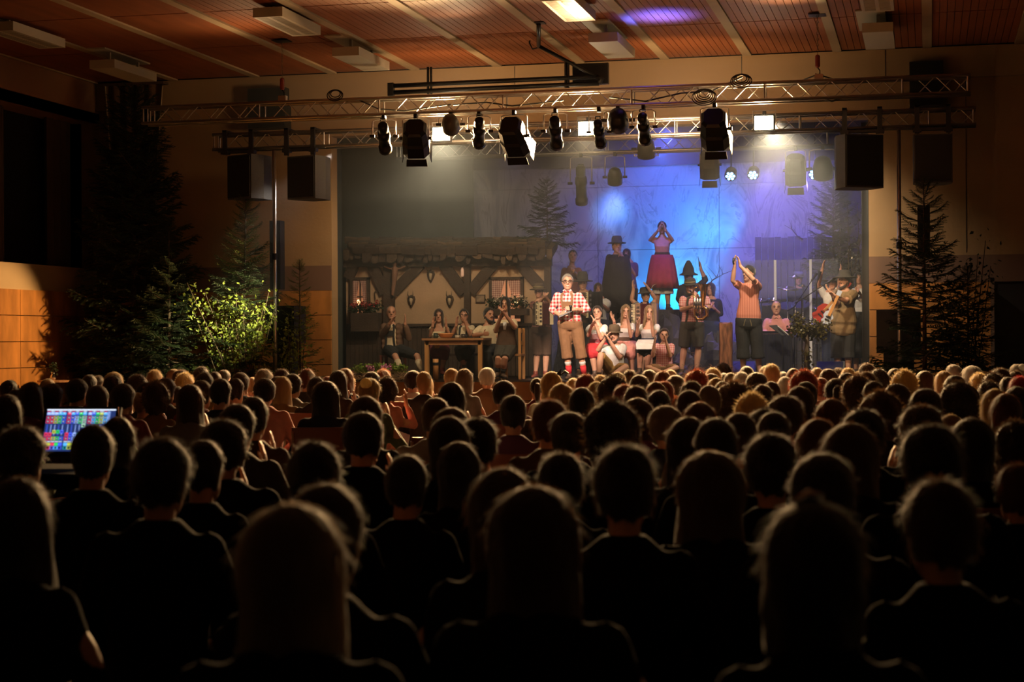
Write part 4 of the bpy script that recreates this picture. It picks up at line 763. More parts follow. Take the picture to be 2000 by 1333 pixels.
# --- bass players and drummer
f = Fig('person', 'bearded guitarist in wide hat and khaki shirt, clapping at the right', 29.3, dict(head=(1649, 535, 563), sl=(1635, 572), sr=(1665, 573), el=(1637, 592, -.2), er=(1652, 588, -.3), wl=(1624, 574, -.3), wr=(1638, 583, -.42), hdl=(1618, 566, -.3), hdr=(1626, 574, -.4), hl=(1636, 645), hr=(1657, 645), kl=(1635, 688), kr=(1657, 688), al=(1638, 726), ar=(1657, 726)), face=1.0, sc=1.05, fat=1.3)
f.shirt(C_['khaki'], .8, t0=-.16, infl=.045).pants(C_['blackc'], 1.3, .03, loose=.03).shoes(SHOEB).hat(FELT, .19, .12).beard(H_['n']).hair('short', H_['n'], .01)
f = Fig('person', 'bass player in wide hat and white shirt, arms raised behind the guitarist', 30.1, dict(head=(1626, 542, 566), sl=(1610, 574), sr=(1634, 574), el=(1598, 556, -.05), er=(1640, 558, -.1), wl=(1606, 527, -.1), wr=(1640, 536, -.2), hdl=(1609, 512, -.1), hdr=(1643, 520, -.2), hl=(1614, 640), hr=(1630, 640), kl=(1614, 684), kr=(1630, 684), al=(1614, 727), ar=(1630, 727)), face=.4, skin=SKIN2)
f.shirt(C_['white'], .75).pants(C_['navy'], 1.9).shoes(SHOEB).hat(FELT, .18, .07).hair('short', H_['d'], .006)
f = Fig('person', 'drummer lit blue behind the drum kit', 31.8, dict(head=(1559, 535, 558), sl=(1546, 566), sr=(1572, 566), el=(1540, 592), er=(1578, 592), wl=(1550, 600, -.3), wr=(1566, 600, -.3), hl=(1552, 625), hr=(1567, 625), kl=(1549, 632, -.3), kr=(1570, 632, -.3), al=(1549, 664, -.3), ar=(1570, 664, -.3)), skin=SKIN2)
f.shirt(C_['navy'], .9).pants(C_['blackc'], 1.9).shoes(SHOEB).hat(C_['greyc'], .11, .09).hair('short', H_['d'], .006)
f = Fig('person', 'dark haired woman in white blouse at the black wing curtain', 30.6, dict(head=(1676, 533, 555), sl=(1668, 566), sr=(1690, 566), el=(1665, 590), er=(1692, 590), wl=(1672, 575, -.25), wr=(1679, 573, -.25), hl=(1672, 628), hr=(1687, 628), kl=(1672, 676), kr=(1687, 676), al=(1672, 724), ar=(1687, 724)), female=True, skin=SKIN2)
f.shirt(C_['white'], .7, puff=.08).skirt(C_['blackc'], 700, .24).shoes(SHOEB).hair('long', H_['d'], .012)
# --- hut company
f = Fig('person', 'man in brown jacket and black shorts seated at the left end of the hut', 29.6, dict(head=(764, 598, 625), sl=(749, 636), sr=(781, 636), el=(746, 656, -.1), er=(799, 662, -.1), wl=(762, 632, -.28), wr=(791, 632, -.2), hdl=(768, 622, -.3), hdr=(792, 619, -.2), hl=(758, 682), hr=(775, 682), kl=(772, 696, -.4), kr=(815, 696, -.35), al=(783, 724, -.4), ar=(821, 724, -.35)), face=-.15, skin=SKIN2)
f.shirt(C_['cream'], .1, sleeves=False).pants(C_['blackc'], .95, .022).socks(C_['cream'], 1.1, 2).shoes(SHOEB).braces(C_['blackc'], True).hair('bald', H_['g'], .007)
b = MB()
for sd in 'lr': limb(b, [f.j['s'+sd], f.j['e'+sd], f.j['w'+sd]], ARM, 1.8, .018)
for sg in (-1, 1):
    for t in (.1, .3, .5, .7, .9): b.ell(f.hc+(f.shc-f.hc)*t+f.w*sg*f.sw*.8, (.075, .13, .09), np.stack([f.w, f.fwd, f.upv], 1))
remesh(b.build('jacket', C_['jacket'], f.root), .013, 3)
f = Fig('person', 'brown haired woman in cream top clapping behind the hut table', 30.0, dict(head=(857, 605, 630), sl=(844, 640), sr=(871, 640), el=(840, 657, -.1), er=(878, 656, -.1), wl=(845, 637, -.2), wr=(871, 637, -.2), hdl=(846, 627, -.2), hdr=(871, 626, -.2), hl=(850, 682), hr=(866, 682), kl=(849, 690, -.4), kr=(868, 692, -.4), al=(857, 724, -.3), ar=(864, 722, -.45)), female=True, skin=SKIN2)
f.shirt(C_['cream'], .2, t1=.9, infl=.016).lapskirt(C_['maroon'], 1.2).shoes(C_['dpink']).hair('long', H_['n'], .016, .05, 2)
f = Fig('person', 'dark haired woman with glasses and black vest, hand at her mouth, hut table', 30.0, dict(head=(906, 605, 629), sl=(895, 638), sr=(922, 638), el=(884, 652, -.1), er=(918, 655, -.2), wl=(891, 636, -.15), wr=(909, 632, -.28), hdl=(892, 625, -.15), hl=(900, 682), hr=(916, 682), kl=(899, 692, -.4), kr=(914, 688, -.4), al=(907, 716, -.45), ar=(901, 720, -.3)), female=True, skin=SKIN2)
f.shirt(C_['cream'], .5, puff=.06).shirt(C_['blackc'], .1, .1, .5, .02, 'vest', sleeves=False).braces(C_['blackc'], False).lapskirt(C_['darkleather'], 1.3).shoes(SHOEB).hair('up', H_['d'], .014).glasses(BLACKM)
f = Fig('person', 'bearded man in cream shirt leaning his forearm on the hut table', 29.6, dict(head=(955, 602, 629), sl=(938, 640), sr=(968, 636), el=(925, 655, -.05), er=(972, 655), wl=(944, 653, -.3), wr=(976, 664, -.2), hl=(950, 682), hr=(968, 680), kl=(942, 692, -.35), kr=(952, 690, -.4), al=(945, 724, -.3), ar=(958, 724, -.3)), face=-.6, skin=SKIN2)
f.shirt(C_['cream'], .95, infl=.02).pants(C_['blackc'], 1.9).shoes(SHOEB).hair('short', H_['d'], .014).beard(H_['d'])
f = Fig('person', 'long haired person in brown waistcoat with clasped hands on the wooden chair', 29.1, dict(head=(987, 581, 607), sl=(976, 627), sr=(1003, 627), el=(968, 648, -.1), er=(1006, 640, -.15), wl=(978, 618, -.28), wr=(987, 615, -.3), hl=(980, 682), hr=(998, 682), kl=(973, 702, -.4), kr=(986, 702, -.42), al=(972, 726, -.3), ar=(982, 728, -.3)), face=.2, skin=SKIN2, nod=.1)
f.shirt(C_['cream'], .95).shirt(C_['darkbrown'], .1, -.1, .94, .024, 'waistcoat', sleeves=False).pants(C_['darkleather'], .95, .03).socks(C_['blackc'], 1.5, 2).shoes(SHOEB).hair('long', H_['d'], .016, .03, 6)
f.strip([(-.12, .95), (-.06, .8), (0, .7)], C_['white'], 'shirt_front', .02); f.strip([(.14, .95), (.06, .8), (0, .7)], C_['white'], 'shirt_front', .02)
# ================================================================ stage set
TIMB = mat('dark_timber', (.075, .045, .03), .85, var=.3, scale=5, bump=.5, bscale=30); TIMB2 = mat('log_ends', (.17, .10, .055), .85, var=.4, scale=9, bump=.4)
HUTW = mat('hut_plaster', (.60, .40, .25), .95, var=.12, scale=3, bump=.3, bscale=25); PINE = mat('pine_wood', (.62, .30, .10), .55, var=.25, scale=4, stretch=(6, 6, .6)); PINED = mat('pine_top', (.40, .19, .075), .5, var=.2, scale=4)
GLOW = emit('candle_pane', (1, .35, .12), 1.6); FOL = mat('leaf_green', (.07, .13, .03), .6, trans=.25); FOLD = mat('dark_leaf', (.03, .05, .02), .6, trans=.2)
YH = 31.0
hut = thing('alpine_hut', 'half-timbered alpine hut front with plank roof, windows and braces', 'hut', (X(875, YH), YH, SZ))
def hp(px, py, dy=0.): return P(px, py, YH+dy)
zt = hp(870, 512)[2]
MB().lohi((hp(676, 600)[0], YH, SZ), (hp(1075, 600)[0], YH+.06, zt)).build('wall', HUTW, hut)
def beam(x0, y0, x1, y1, w_=.16, dy=-.08, m=TIMB, name='timber', th=.1, par=hut, up=(0, 1, 0)): return MB().bar(hp(x0, y0, dy), hp(x1, y1, dy), w_, th, up=up).build(name, m, par)
beam(760, 690, 760, 508, .20, -.09); beam(913, 690, 913, 508, .11, -.09); beam(1070, 740, 1070, 505, .12, -.09)
beam(672, 517, 1078, 514, .10, -.12); beam(672, 509, 1078, 506, .08, -.16)
for x0, y0, x1, y1 in ((753, 572, 726, 516), (768, 572, 822, 516), (907, 572, 866, 516), (919, 570, 964, 516), (1062, 566, 1016, 516), (680, 545, 692, 517)): beam(x0, y0, x1, y1, .20, -.075, th=.07)
# wainscot boards
for i in range(46):
    a = hp(676+i*8.7, 637, -.05); b = hp(676+(i+1)*8.7, 637, -.05)
    MB().lohi((a[0]+.004, YH-.07, SZ+.01), (b[0]-.004, YH-.02, a[2])).build('board', TIMB, hut)
beam(676, 636, 1075, 634, .05, -.09, th=.07, name='rail')
# roof: rows of planks and rounded log ends with stones on top
r_ = random.Random(3)
ROOFM = [TIMB, TIMB, TIMB, TIMB2, mat('old_shingle', (.11, .07, .045), .9, var=.5, scale=12, bump=.6)]
x = 670.
while x < 1074:
    w_ = r_.uniform(9, 22); w_ = min(w_, 1079-x); dy = r_.uniform(-.52, -.36); a = hp(x+.6, 500, dy); b = hp(x+w_-.6, 500, dy); zb = hp(x, r_.uniform(497, 512), dy)[2]; zt2 = hp(x, r_.uniform(484, 492), dy)[2]; c = (a+b)/2; ww = (b[0]-a[0])/2; rd = r_.choice((.02, .05, .07)); tl_ = r_.uniform(-.03, .03)
    m = MB(); th = np.linspace(0, math.pi, 7); pr = [(-ww*math.cos(t), -rd*math.sin(t)-tl_*math.cos(t)) for t in th]
    m.rings([[np.array((c[0]+px_, YH+dy, zb+pz)) for px_, pz in pr]+[np.array((c[0]+ww, YH+dy, zt2)), np.array((c[0]-ww, YH+dy, zt2))], [np.array((c[0]+px_, YH+.1, zb+pz+.2)) for px_, pz in pr]+[np.array((c[0]+ww, YH+.1, zt2+.16)), np.array((c[0]-ww, YH+.1, zt2+.16))]])
    m.build('shingle', r_.choice(ROOFM), hut); x += w_
for row, (py, dy) in enumerate(((489, -.50), (485, -.42), (480, -.30), (476, -.2), (471, -.08))):
    x = 690.-row*4
    while x < 1040+row*8:
        w_ = r_.uniform(12, 46); a = hp(x, py+r_.uniform(-2, 2), dy); b = hp(min(x+w_-1, 1066), py+r_.uniform(-2, 2.5), dy); MB().bar(a, b, r_.uniform(.04, .08), .13, up=(0, -.6, 1)).build('shingle', r_.choice(ROOFM), hut); x += w_
MB().add([hp(672, 494, -.3), hp(1078, 492, -.3), hp(1066, 476, .15), hp(684, 470, .15), hp(672, 500, -.3), hp(1078, 498, -.3), hp(1066, 482, .15), hp(684, 476, .15)], [(0, 1, 2, 3), (7, 6, 5, 4), (0, 4, 5, 1), (1, 5, 6, 2), (2, 6, 7, 3), (3, 7, 4, 0)]).build('roof', TIMB, hut)
CURT = plaid('gingham_curtain', (.72, .52, .45), (.30, .10, .09), 26)
def window(x0, x1, y0, y1, glow):
    a, b = hp(x0, y1, -.03), hp(x1, y0, -.03); fr = MB(); t = .05
    for lo, hi in (((a[0], a[2]), (a[0]+t, b[2])), ((b[0]-t, a[2]), (b[0], b[2])), ((a[0], a[2]), (b[0], a[2]+t)), ((a[0], b[2]-t), (b[0], b[2]))): fr.lohi((lo[0], YH-.10, lo[1]), (hi[0], YH-.02, hi[1]))
    fo = fr.build('window_frame', TIMB, hut); cx = (a[0]+b[0])/2
    MB().lohi((cx-.015, YH-.06, a[2]), (cx+.015, YH-.045, b[2])).lohi((a[0], YH-.06, (a[2]+b[2])/2+.03), (b[0], YH-.045, (a[2]+b[2])/2+.06)).build('muntin', TIMB, fo)
    MB().lohi((a[0]+t, YH-.035, a[2]+t), (b[0]-t, YH-.03, b[2]-t)).build('pane', mat('pane_lit_%d' % x0, (.25, .10, .06), .4, emis=(1, .38, .16), est=glow), fo)
    for sg in (-1, 1):      # tied-back curtains
        v = []; n_ = 12; e = a[0]+t if sg < 0 else b[0]-t; z0, z1 = b[2]-t, a[2]+t*2
        for zz in np.linspace(0, 1, 8):
            wd = (cx-e)*(.95-.62*min(1, zz*1.15)**.8 if zz < .85 else .42)
            v += [(e+wd*j/(n_-1), YH-.07+.012*math.sin(j*2.2), z0+(z1-z0)*zz) for j in range(n_)]
        MB().add(v, [(i*n_+j, i*n_+j+1, (i+1)*n_+j+1, (i+1)*n_+j) for i in range(7) for j in range(n_-1)]).build('curtain', CURT, fo, True)
window(686, 723, 542, 628, .25); window(957, 1023, 541, 634, .5)
# warm lamp behind each window, on the sill
for px, py, w_ in ((700, 592, 14), (1008, 590, 30)):
    l = bpy.data.lights.new('window_candle', 'POINT'); l.energy = w_*.3; l.color = (1, .38, .12); l.shadow_soft_size = .02; o = bpy.data.objects.new('window_candle', l); COL.objects.link(o); o.location = hp(px, py, -.16)
    c = hp(px, py, -.16); t = thing('candle_lamp', 'small orange lamp glowing at the %s window of the hut' % ('left' if px < 800 else 'right'), 'lamp', c)
    MB().lathe([(.012, -.05), (.03, -.02), (.035, .02), (.012, .06)], c, 10).build('flame_glass', emit('flame_%d' % px, (1, .5, .2), 14 if px > 800 else 6), t, True); MB().lathe([(.04, -.09), (.035, -.05)], c, 10).build('holder', BLACKM, t)
# flower boxes
def leafball(m, c, r, n, rr, size=.03, flat=.6):
    for _ in range(n):
        d = nrm(rr.normal(size=3)); p = c+d*r*rr.random()**.4; u = nrm(rr.normal(size=3)); w_ = nrm(np.cross(u, d)+.001); s_ = size*(.6+.8*rr.random())
        m.add([p, p+u*s_*.5+w_*s_*.35, p+u*s_, p+u*s_*.5-w_*s_*.35], [(0, 1, 2, 3)])
    return m
RG = np.random.default_rng(11); REDF = mat('geranium_red', (.55, .05, .05), .6); PINKF = mat('pink_flower', (.75, .25, .42), .6); WHF = mat('pale_flower', (.6, .5, .4), .7)
def fbox(px0, px1, py, label, flower, dy=-.28, hang=False, h=.16):
    a, b = hp(px0, py, dy), hp(px1, py, dy); t = thing('flower_box', label, 'flower box', ((a[0]+b[0])/2, a[1], a[2]-h))
    MB().box(((a[0]+b[0])/2, a[1], a[2]-h/2), (b[0]-a[0], .2, h)).build('box', TIMB, t); m = MB(); f = MB(); L_ = b[0]-a[0]
    for i in range(int(L_/.07)+1):
        c = a+np.array((i*.07, 0, .06+RG.uniform(0, .1))); leafball(m, c, .11, 70, RG, .045)
        if RG.random() < .8: leafball(f, c+(0, -.05, .07), .05, 40, RG, .03)
    tag(m.build('foliage', FOLD if 'window' in label else FOL, t), kind='stuff'); tag(f.build('blossom', flower, t), kind='stuff'); return t
fbox(688, 742, 612, 'dark flower box with red geraniums under the left hut window', REDF, h=.34); fbox(960, 1032, 604, 'flower box with pale and red blossoms under the right hut window', WHF, h=.12)
m = MB()
for px in (1030, 1036, 1040): leafball(m, hp(px, 600+(px-1030)*3, -.35), .14, 160, RG, .05)
# trophies
BONE = mat('bone', (.55, .42, .28), .6)
def trophy(px, py, label):
    c = hp(px, py, -.03); t = thing('antler_trophy', label, 'trophy', c); m = MB(); rs = []
    for y, k_ in ((0, 1), (-.02, 1), (-.03, .85)):
        rs.append([c+np.array((x*k_*.075, y, z*k_*.11)) for x, z in ((0, -1.1), (.7, -.3), (1, .3), (.8, .85), (0, 1.1), (-.8, .85), (-1, .3), (-.7, -.3))])
    m.rings(rs); m.build('shield', TIMB, t); MB().tube([c+(0, -.04, .05), c+(0, -.05, .0), c+(0, -.05, -.07)], [.035, .03, .014], 8).build('skull', BONE, t, True)
    for sg in (-1, 1):
        MB().tube([c+(sg*.02, -.05, .05), c+(sg*.05, -.08, .12), c+(sg*.045, -.08, .19)], [.012, .009, .003], 6).build('antler', FELTB, t, True)
trophy(842, 540, 'antler trophy highest on the hut wall'); trophy(804, 589, 'antler trophy on the hut wall, lower left of the three'); trophy(879, 589, 'antler trophy on the hut wall above the brown haired woman')
c = hp(938.5, 584, -.02); t = thing('framed_picture', 'small dark landscape picture between post and right hut window', 'picture', c)
MB().box(c, (.18, .03, .15)).build('frame', TIMB, t); MB().box(c-(0, .017, 0), (.145, .006, .115)).build('painting', mat('sepia_print', (.35, .25, .17), .6, var=.6, scale=12), t)
# wooden cross with figure-like carving on the left post
c = hp(771, 535, -.2); t = thing('wooden_crucifix', 'carved wooden crucifix on the left post of the hut', 'crucifix', c); TERR = mat('carved_wood', (.24, .12, .075), .7)
MB().bar(hp(771, 510, -.17), hp(768, 580, -.17), .09, .04, up=(0, 1, 0)).build('upright', TIMB, t); MB().bar(hp(748, 521, -.16), hp(796, 519, -.16), .07, .04, up=(0, 1, 0)).build('crossbeam', TIMB, t)
m = MB(); q = lambda x, y, d=-.24: hp(x, y, d); m.ell(q(771, 517), .045); m.tube([q(771, 522), q(771, 535), q(770, 548)], [.05, .065, .05], 8); m.tube([q(770, 548), q(768, 563), q(767, 578)], [.045, .04, .025], 8)
for x in (750, 792): m.tube([q(771, 525), q((771+x)/2, 525), q(x, 520)], [.03, .022, .018], 6)
remesh(m.build('carved_body', TERR, t), .012, 2)
# lantern bottle on middle post; walking stick; cat on roof
c = hp(903, 531, -.2); t = thing('lantern', 'pale glass lantern hanging at the middle post of the hut', 'lantern', c); MB().lathe([(.02, -.09), (.03, -.07), (.03, .03), (.012, .08)], c, 10).build('glass', mat('lantern_glass', (.6, .45, .35), .2, emis=(1, .5, .3), est=.3), t, True); MB().tube([c+(0, 0, .08), c+(0, .05, .14), c+(0, .12, .14)], .006, 5).build('hook', BLACKM, t)
t = tag(MB().tube([hp(733, 586, -.05), hp(732, 575, -.05), hp(732, 571, -.05), hp(736, 568, -.05), hp(740, 571, -.05)], .012, 6).build('walking_stick', TIMB2, None, True, loc=hp(733, 586, -.05)), 'hooked walking stick hung beside the left hut window', 'walking stick')
c = hp(1024, 478, -.1); t = thing('cat_figure', 'tabby cat lying on the right end of the hut roof', 'cat', c-(0, 0, .1)); FUR = mat('tabby_fur', (.30, .20, .11), .9, var=.6, scale=30, stretch=(4, 1, 1))
m = MB(); m.tube([c+(-.16, 0, -.01), c+(-.08, 0, .03), c+(.04, 0, .03), c+(.13, 0, .0)], [.06, .08, .075, .05], 10); m.ell(c+(.18, -.02, .05), (.055, .05, .05)); m.tube([c+(-.2, 0, 0), c+(-.30, 0, .0), c+(-.36, 0, .05), c+(-.36, 0, .13)], [.03, .02, .018, .012], 6)
for s_ in (-.025, .025): m.tube([c+(.18+s_, -.02, .09), c+(.18+s_*1.3, -.02, .125)], [.018, .004], 5)
for s_ in (-.1, .1): m.tube([c+(s_, -.03, -.02), c+(s_+.06, -.05, -.06), c+(s_+.12, -.06, -.07)], [.03, .025, .02], 6)
remesh(m.build('body', FUR, t), .011, 2)
# table, bowl, plate, bench, chair, stools
def table(x0, x1, Yt, ztop, label):
    a, b = P(x0, 665, Yt)[0], P(x1, 665, Yt)[0]; t = thing('wooden_table', label, 'table', ((a+b)/2, Yt+.35, SZ)); z = ztop
    MB().lohi((a-.04, Yt-.04, z-.035), (b+.04, Yt+.74, z)).build('tabletop', PINED, t); MB().lohi((a+.02, Yt, z-.115), (b-.02, Yt+.02, z-.036)).lohi((a+.02, Yt+.68, z-.115), (b-.02, Yt+.70, z-.036)).build('apron', PINED, t)
    for x in (a+.035, b-.035):
        for y in (Yt+.035, Yt+.665): MB().lohi((x-.035, y-.035, SZ+.002), (x+.035, y+.035, z-.036)).build('leg', PINE, t)
    return z
YT = 28.95; ZTB = P(880, 661, YT)[2]; table(829, 941, YT, ZTB, 'bare pine table before the hut with people seated round it')
c = np.array((P(871, 660, YT+.3)[0], YT+.3, ZTB+.003)); t = thing('wooden_bowl', 'orange wooden bowl on the hut table', 'bowl', c); MB().lathe([(.07, 0), (.10, .012), (.14, .07), (.145, .085), (.13, .082), (.09, .02), (.01, .012)], c, 20).build('bowl_body', mat('bowl_wood', (.75, .33, .12), .4), t, True)
for px, cl, hh, lb in ((851, (.03, .04, .03), .09, 'small dark mug at the left of the wooden bowl'), (905, (.05, .035, .03), .07, 'dark dish before the woman with glasses'), (893, (.5, .4, .3), .05, 'small pale cup right of the bowl')):
    c = np.array((P(px, 660, YT+.25)[0], YT+.25, ZTB+.002)); t = thing('mug', lb, 'mug', c); MB().lathe([(.035, 0), (.042, .01), (.04, hh), (.034, hh-.004), (.03, .012), (.002, .01)], c, 12).build('cup', mat('cup_%d' % px, cl, .3), t, True); MB().tube([c+(.04, 0, hh*.8), c+(.065, 0, hh*.5), c+(.04, 0, hh*.25)], .006, 5).build('handle', bpy.data.materials['cup_%d' % px], t, True)
def stool(px, Yc, hgt, w_, label, back=None, m=PINE, cat='stool', d_=.36):
    c = np.array((P(px, 700, Yc)[0], Yc, SZ)); t = thing('wooden_chair' if back else 'wooden_stool', label, 'chair' if back else 'stool', c); h = w_/2
    MB().lohi(c+(-h, -d_/2, hgt-.035), c+(h, d_/2, hgt)).build('seat', PINED if back else m, t)
    for sx in (-1, 1):
        for sy in (-1, 1):
            tall = back and sx == back; MB().lohi(c+(sx*(h-.025)-.022, sy*(d_/2-.03)-.022, .002), c+(sx*(h-.025)+.022, sy*(d_/2-.03)+.022, hgt-.036)).build('leg', m, t)
            if tall: MB().lohi(c+(sx*(h-.025)-.022, sy*(d_/2-.03)-.018, hgt), c+(sx*(h-.025)+.022, sy*(d_/2-.03)+.018, hgt+.44)).build('post', m, t)
    if back:
        for z in (hgt+.15, hgt+.36): MB().lohi(c+(back*(h-.035)-.01, -d_/2+.05, z), c+(back*(h-.035)+.01, d_/2-.05, z+.07)).build('backrest', m, t)
    return t
stool(1002, 29.15, .44, .36, 'pine chair under the person in the brown waistcoat', back=1); stool(958, 29.75, .44, .36, 'pine stool under the bearded man at the table')
stool(768, 29.75, .42, .40, 'dark red stool under the man in the brown jacket', m=mat('red_stain', (.20, .06, .04), .6))
def bench(x0, x1, Yc, hgt, label, m=TIMB):
    a, b = P(x0, 700, Yc)[0], P(x1, 700, Yc)[0]; t = thing('bench', label, 'bench', ((a+b)/2, Yc, SZ)); MB().lohi((a, Yc-.18, SZ+hgt-.04), (b, Yc+.18, SZ+hgt)).build('seat', m, t)
    for x in (a+.1, b-.1): MB().lohi((x-.03, Yc-.15, SZ+.002), (x+.03, Yc+.15, SZ+hgt-.041)).build('leg', m, t)
    return t
bench(832, 930, 30.15, .44, 'dark bench behind the hut table'); bench(1142, 1292, 29.2, .42, 'dark bench under the three seated women')
# log post with dark band, trough of flowers, hay
c = np.array((P(851, 720, 28.75)[0], 28.75, SZ)); t = thing('log_post', 'short peeled log standing by the left table leg', 'log', c); MB().lathe([(.05, .002), (.052, .28), (.05, .36)], c, 12).build('log', PINE, t, True); MB().lathe([(.054, .25), (.055, .26), (.055, .29), (.054, .30)], c, 12).build('band', BLACK, t)
c = P(742, 738, 28.0); c[2] = SZ; t = thing('flower_trough', 'trough with pink cyclamen and hay at the stage edge left', 'flower trough', c)
w_ = .46; MB().lohi(c+(-w_, -.1, .002), c+(w_, .1, .13)).build('trough', TIMB, t)
m, f, hay = MB(), MB(), MB()
for i in range(15):
    q = c+np.array((-w_*.85+i*.056, RG.uniform(-.05, .05), .16+RG.uniform(0, .05))); leafball(m, q, .09, 60, RG, .06)
for px in (722, 728, 750, 757, 765): leafball(f, np.array((P(px, 722, 28)[0], 27.93, P(px, 719+abs(px-742)*.05, 28)[2])), .06, 90, RG, .035)
for _ in range(900):
    q = c+np.array((RG.uniform(-w_*1.1, w_*1.1), -.1+RG.normal()*.05, .03+abs(RG.normal())*.05)); d = nrm(RG.normal(size=3)*(1, .5, .6))*.09; hay.add([q, q+d, q+d+(0, 0, .005), q+(0, 0, .005)], [(0, 1, 2, 3)])
LEAFY = mat('lime_leaf', (.24, .34, .05), .55, trans=.3); HAY = mat('hay', (.45, .28, .14), .8)
tag(m.build('foliage', LEAFY, t), kind='stuff'); tag(f.build('blossom', PINKF, t), kind='stuff'); tag(hay.build('hay', HAY, t), kind='stuff')
# ---------------------------------------------------------------- instruments
IV = mat('ivory', (.80, .68, .45), .35); BEL = mat('bellows_red', (.10, .02, .02), .5); LACQ = mat('black_lacquer', (.015, .015, .018), .15, coat=.5)
def accordion(px0, px1, py0, py1, Y, label, body, bel, keyleft=True, turn=0.):
    a, b = P(px0, py1, Y), P(px1, py0, Y); W_ = b[0]-a[0]; H = b[2]-a[2]; c = (a+b)/2; R = rotz(math.atan2(F[1], F[0])-math.pi/2+turn); t = thing('accordion', label, 'accordion', (c[0], c[1], a[2]))
    L = lambda x, y, z: c+R@np.array((x*W_, y, z*H))
    def bx(x0, x1, y0, y1, z0, z1, name, m): return MB().box(L((x0+x1)/2, (y0+y1)/2, (z0+z1)/2), ((x1-x0)*W_, y1-y0, (z1-z0)*H), M=R).build(name, m, t)
    bx(-.5, -.34, -.10, .10, -.5, .46, 'keyboard', LACQ); n = 14
    for i in range(n): bx(-.50, -.35, -.125, -.101, -.48+i*.93/n, -.48+(i+.9)*.93/n, 'white_key', IV)
    for i in range(n-1):
        if i % 7 not in (2, 6): bx(-.50, -.44, -.135, -.126, -.48+(i+.72)*.93/n, -.48+(i+1.2)*.93/n, 'black_key', BLACK)
    bx(-.33, -.14, -.13, .12, -.5, .5, 'treble_case', body); bx(.30, .5, -.13, .12, -.47, .47, 'bass_case', body)
    for k in range(5): bx(-.29, -.17, -.138, -.131, -.36+k*.16, -.28+k*.16, 'register', CHROME)
    m = MB(); K = 9; v = []; nn = 2*K+1
    rs = []
    for i in range(nn): x = -.135+.43*i/(nn-1); e = 1. if i % 2 else .9; rs.append([L(x, sy*.125*e, sz*.47*e) for sy, sz in ((-1, -1), (1, -1), (1, 1), (-1, 1))])
    m.rings(rs); m.build('bellows', bel, t)
    for sg in (-.2, .05): MB().tube([L(sg, .10, .45), L(sg+.03, .18, .55), L(sg, .26, .40), L(sg, .26, 0)], .014, 6, flat=.4).build('strap', BLACK, t, True)
accordion(1043, 1077, 591, 636, 29.55, 'cream accordion with white keys carried by the hatted man beside the hut', IV, BEL, turn=.25)
accordion(1144, 1176, 568, 622, 30.2, 'black lacquered accordion behind the presenter', LACQ, BLACK)
accordion(1235, 1284, 592, 640, 29.75, 'accordion with white keys above the seated women', mat('pearl', (.35, .22, .16), .3), BEL, turn=-.2)
# tenor horn
BRASS = mat('brass', (.72, .45, .20), .22, 1.0); t = thing('tenor_horn', 'brass tenor horn held across the chest of the horn player', 'horn', P(1368, 626, 28.72)); YB = 28.72
q = lambda x, y, d=0.: P(x, y, YB+d)
MB().tube([q(1372, 600), q(1373, 585), q(1374, 570), q(1374, 561), q(1374, 555)], [.035, .042, .055, .075, .12], 16, cap=False).build('bell', BRASS, t, True)
MB().tube([q(1349, 570, .1), q(1352, 572, .05), q(1356, 580, -.02), q(1356, 600), q(1357, 616), q(1363, 624), q(1373, 624), q(1381, 616), q(1380, 604), q(1374, 600)], [.012, .012, .014, .016, .02, .026, .03, .034, .036, .036], 10).build('main_tube', BRASS, t, True)
MB().tube([q(1362, 575, -.04), q(1362, 610, -.04), q(1366, 617, -.04), q(1371, 612, -.04), q(1370, 590, -.04), q(1366, 580, -.04)], .014, 8).build('tuning_slide', BRASS, t, True)
MB().tube([q(1366, 560, .03), q(1356, 563, .03), q(1353, 575, .03)], .014, 8).build('upper_bow', BRASS, t, True)
for i in range(3): a = q(1357+i*5.2, 592, -.07); MB().lathe([(.02, -.10), (.024, -.09), (.024, .06), (.012, .07), (.006, .09), (.012, .10)], a, 10).build('valve', CHROME, t, True)
MB().lathe([(.008, 0), (.02, .03)], q(1349, 570, .1), 10, M=frame((-.3, .8, .3))).build('mouthpiece', CHROME, t)
# guitars
def guitar(c, ax, s, label, col, name='electric_guitar'):
    ax = nrm(ax); fw = nrm((-F[0], -F[1], 0)); ax = nrm(ax-fw*(ax@fw)); sd = np.cross(fw, ax); t = thing(name, label, 'guitar', c); mb = mat('guitar_%s' % name, col, .25, coat=.4)
    out = []
    for k in range(28):
        a_ = k/28*2*math.pi; x = -.21*math.cos(a_); sgn = 1 if a_ < math.pi else -1; u = (x+.21)/.42; wd = .165*math.sin(math.pi*min(1, u*1.9+.02))**.6 if u < .26 else .165-.045*math.sin((u-.26)/.34*math.pi) if u < .6 else .165-.165*((u-.6)/.4)**2.4
        out.append((x+(.06 if u > .75 and sgn > 0 else 0), sgn*max(0, wd)))
    MB().rings([[c+(ax*x+sd*y)*s+fw*z for x, y in out] for z in (-.02, .02)]).build('body', mb, t)
    MB().bar(c+ax*.08*s+fw*.03, c+ax*.78*s+fw*.03, .045, .02, up=fw).build('neck', PINE, t); MB().bar(c+ax*.78*s+fw*.03, c+ax*.95*s+fw*.025, .075, .018, up=fw).build('headstock', mb, t)
    for x in (-.05, .04): MB().box(c+ax*x*s+fw*.028, (.08, .02, .02), M=np.stack([sd, fw, ax], 1)).build('pickup', BLACK, t)
    for k in range(4): MB().box(c+ax*(.80+k*.035)*s+sd*.05+fw*.03, (.02, .02, .014)).build('tuning_peg', CHROME, t)
    return t
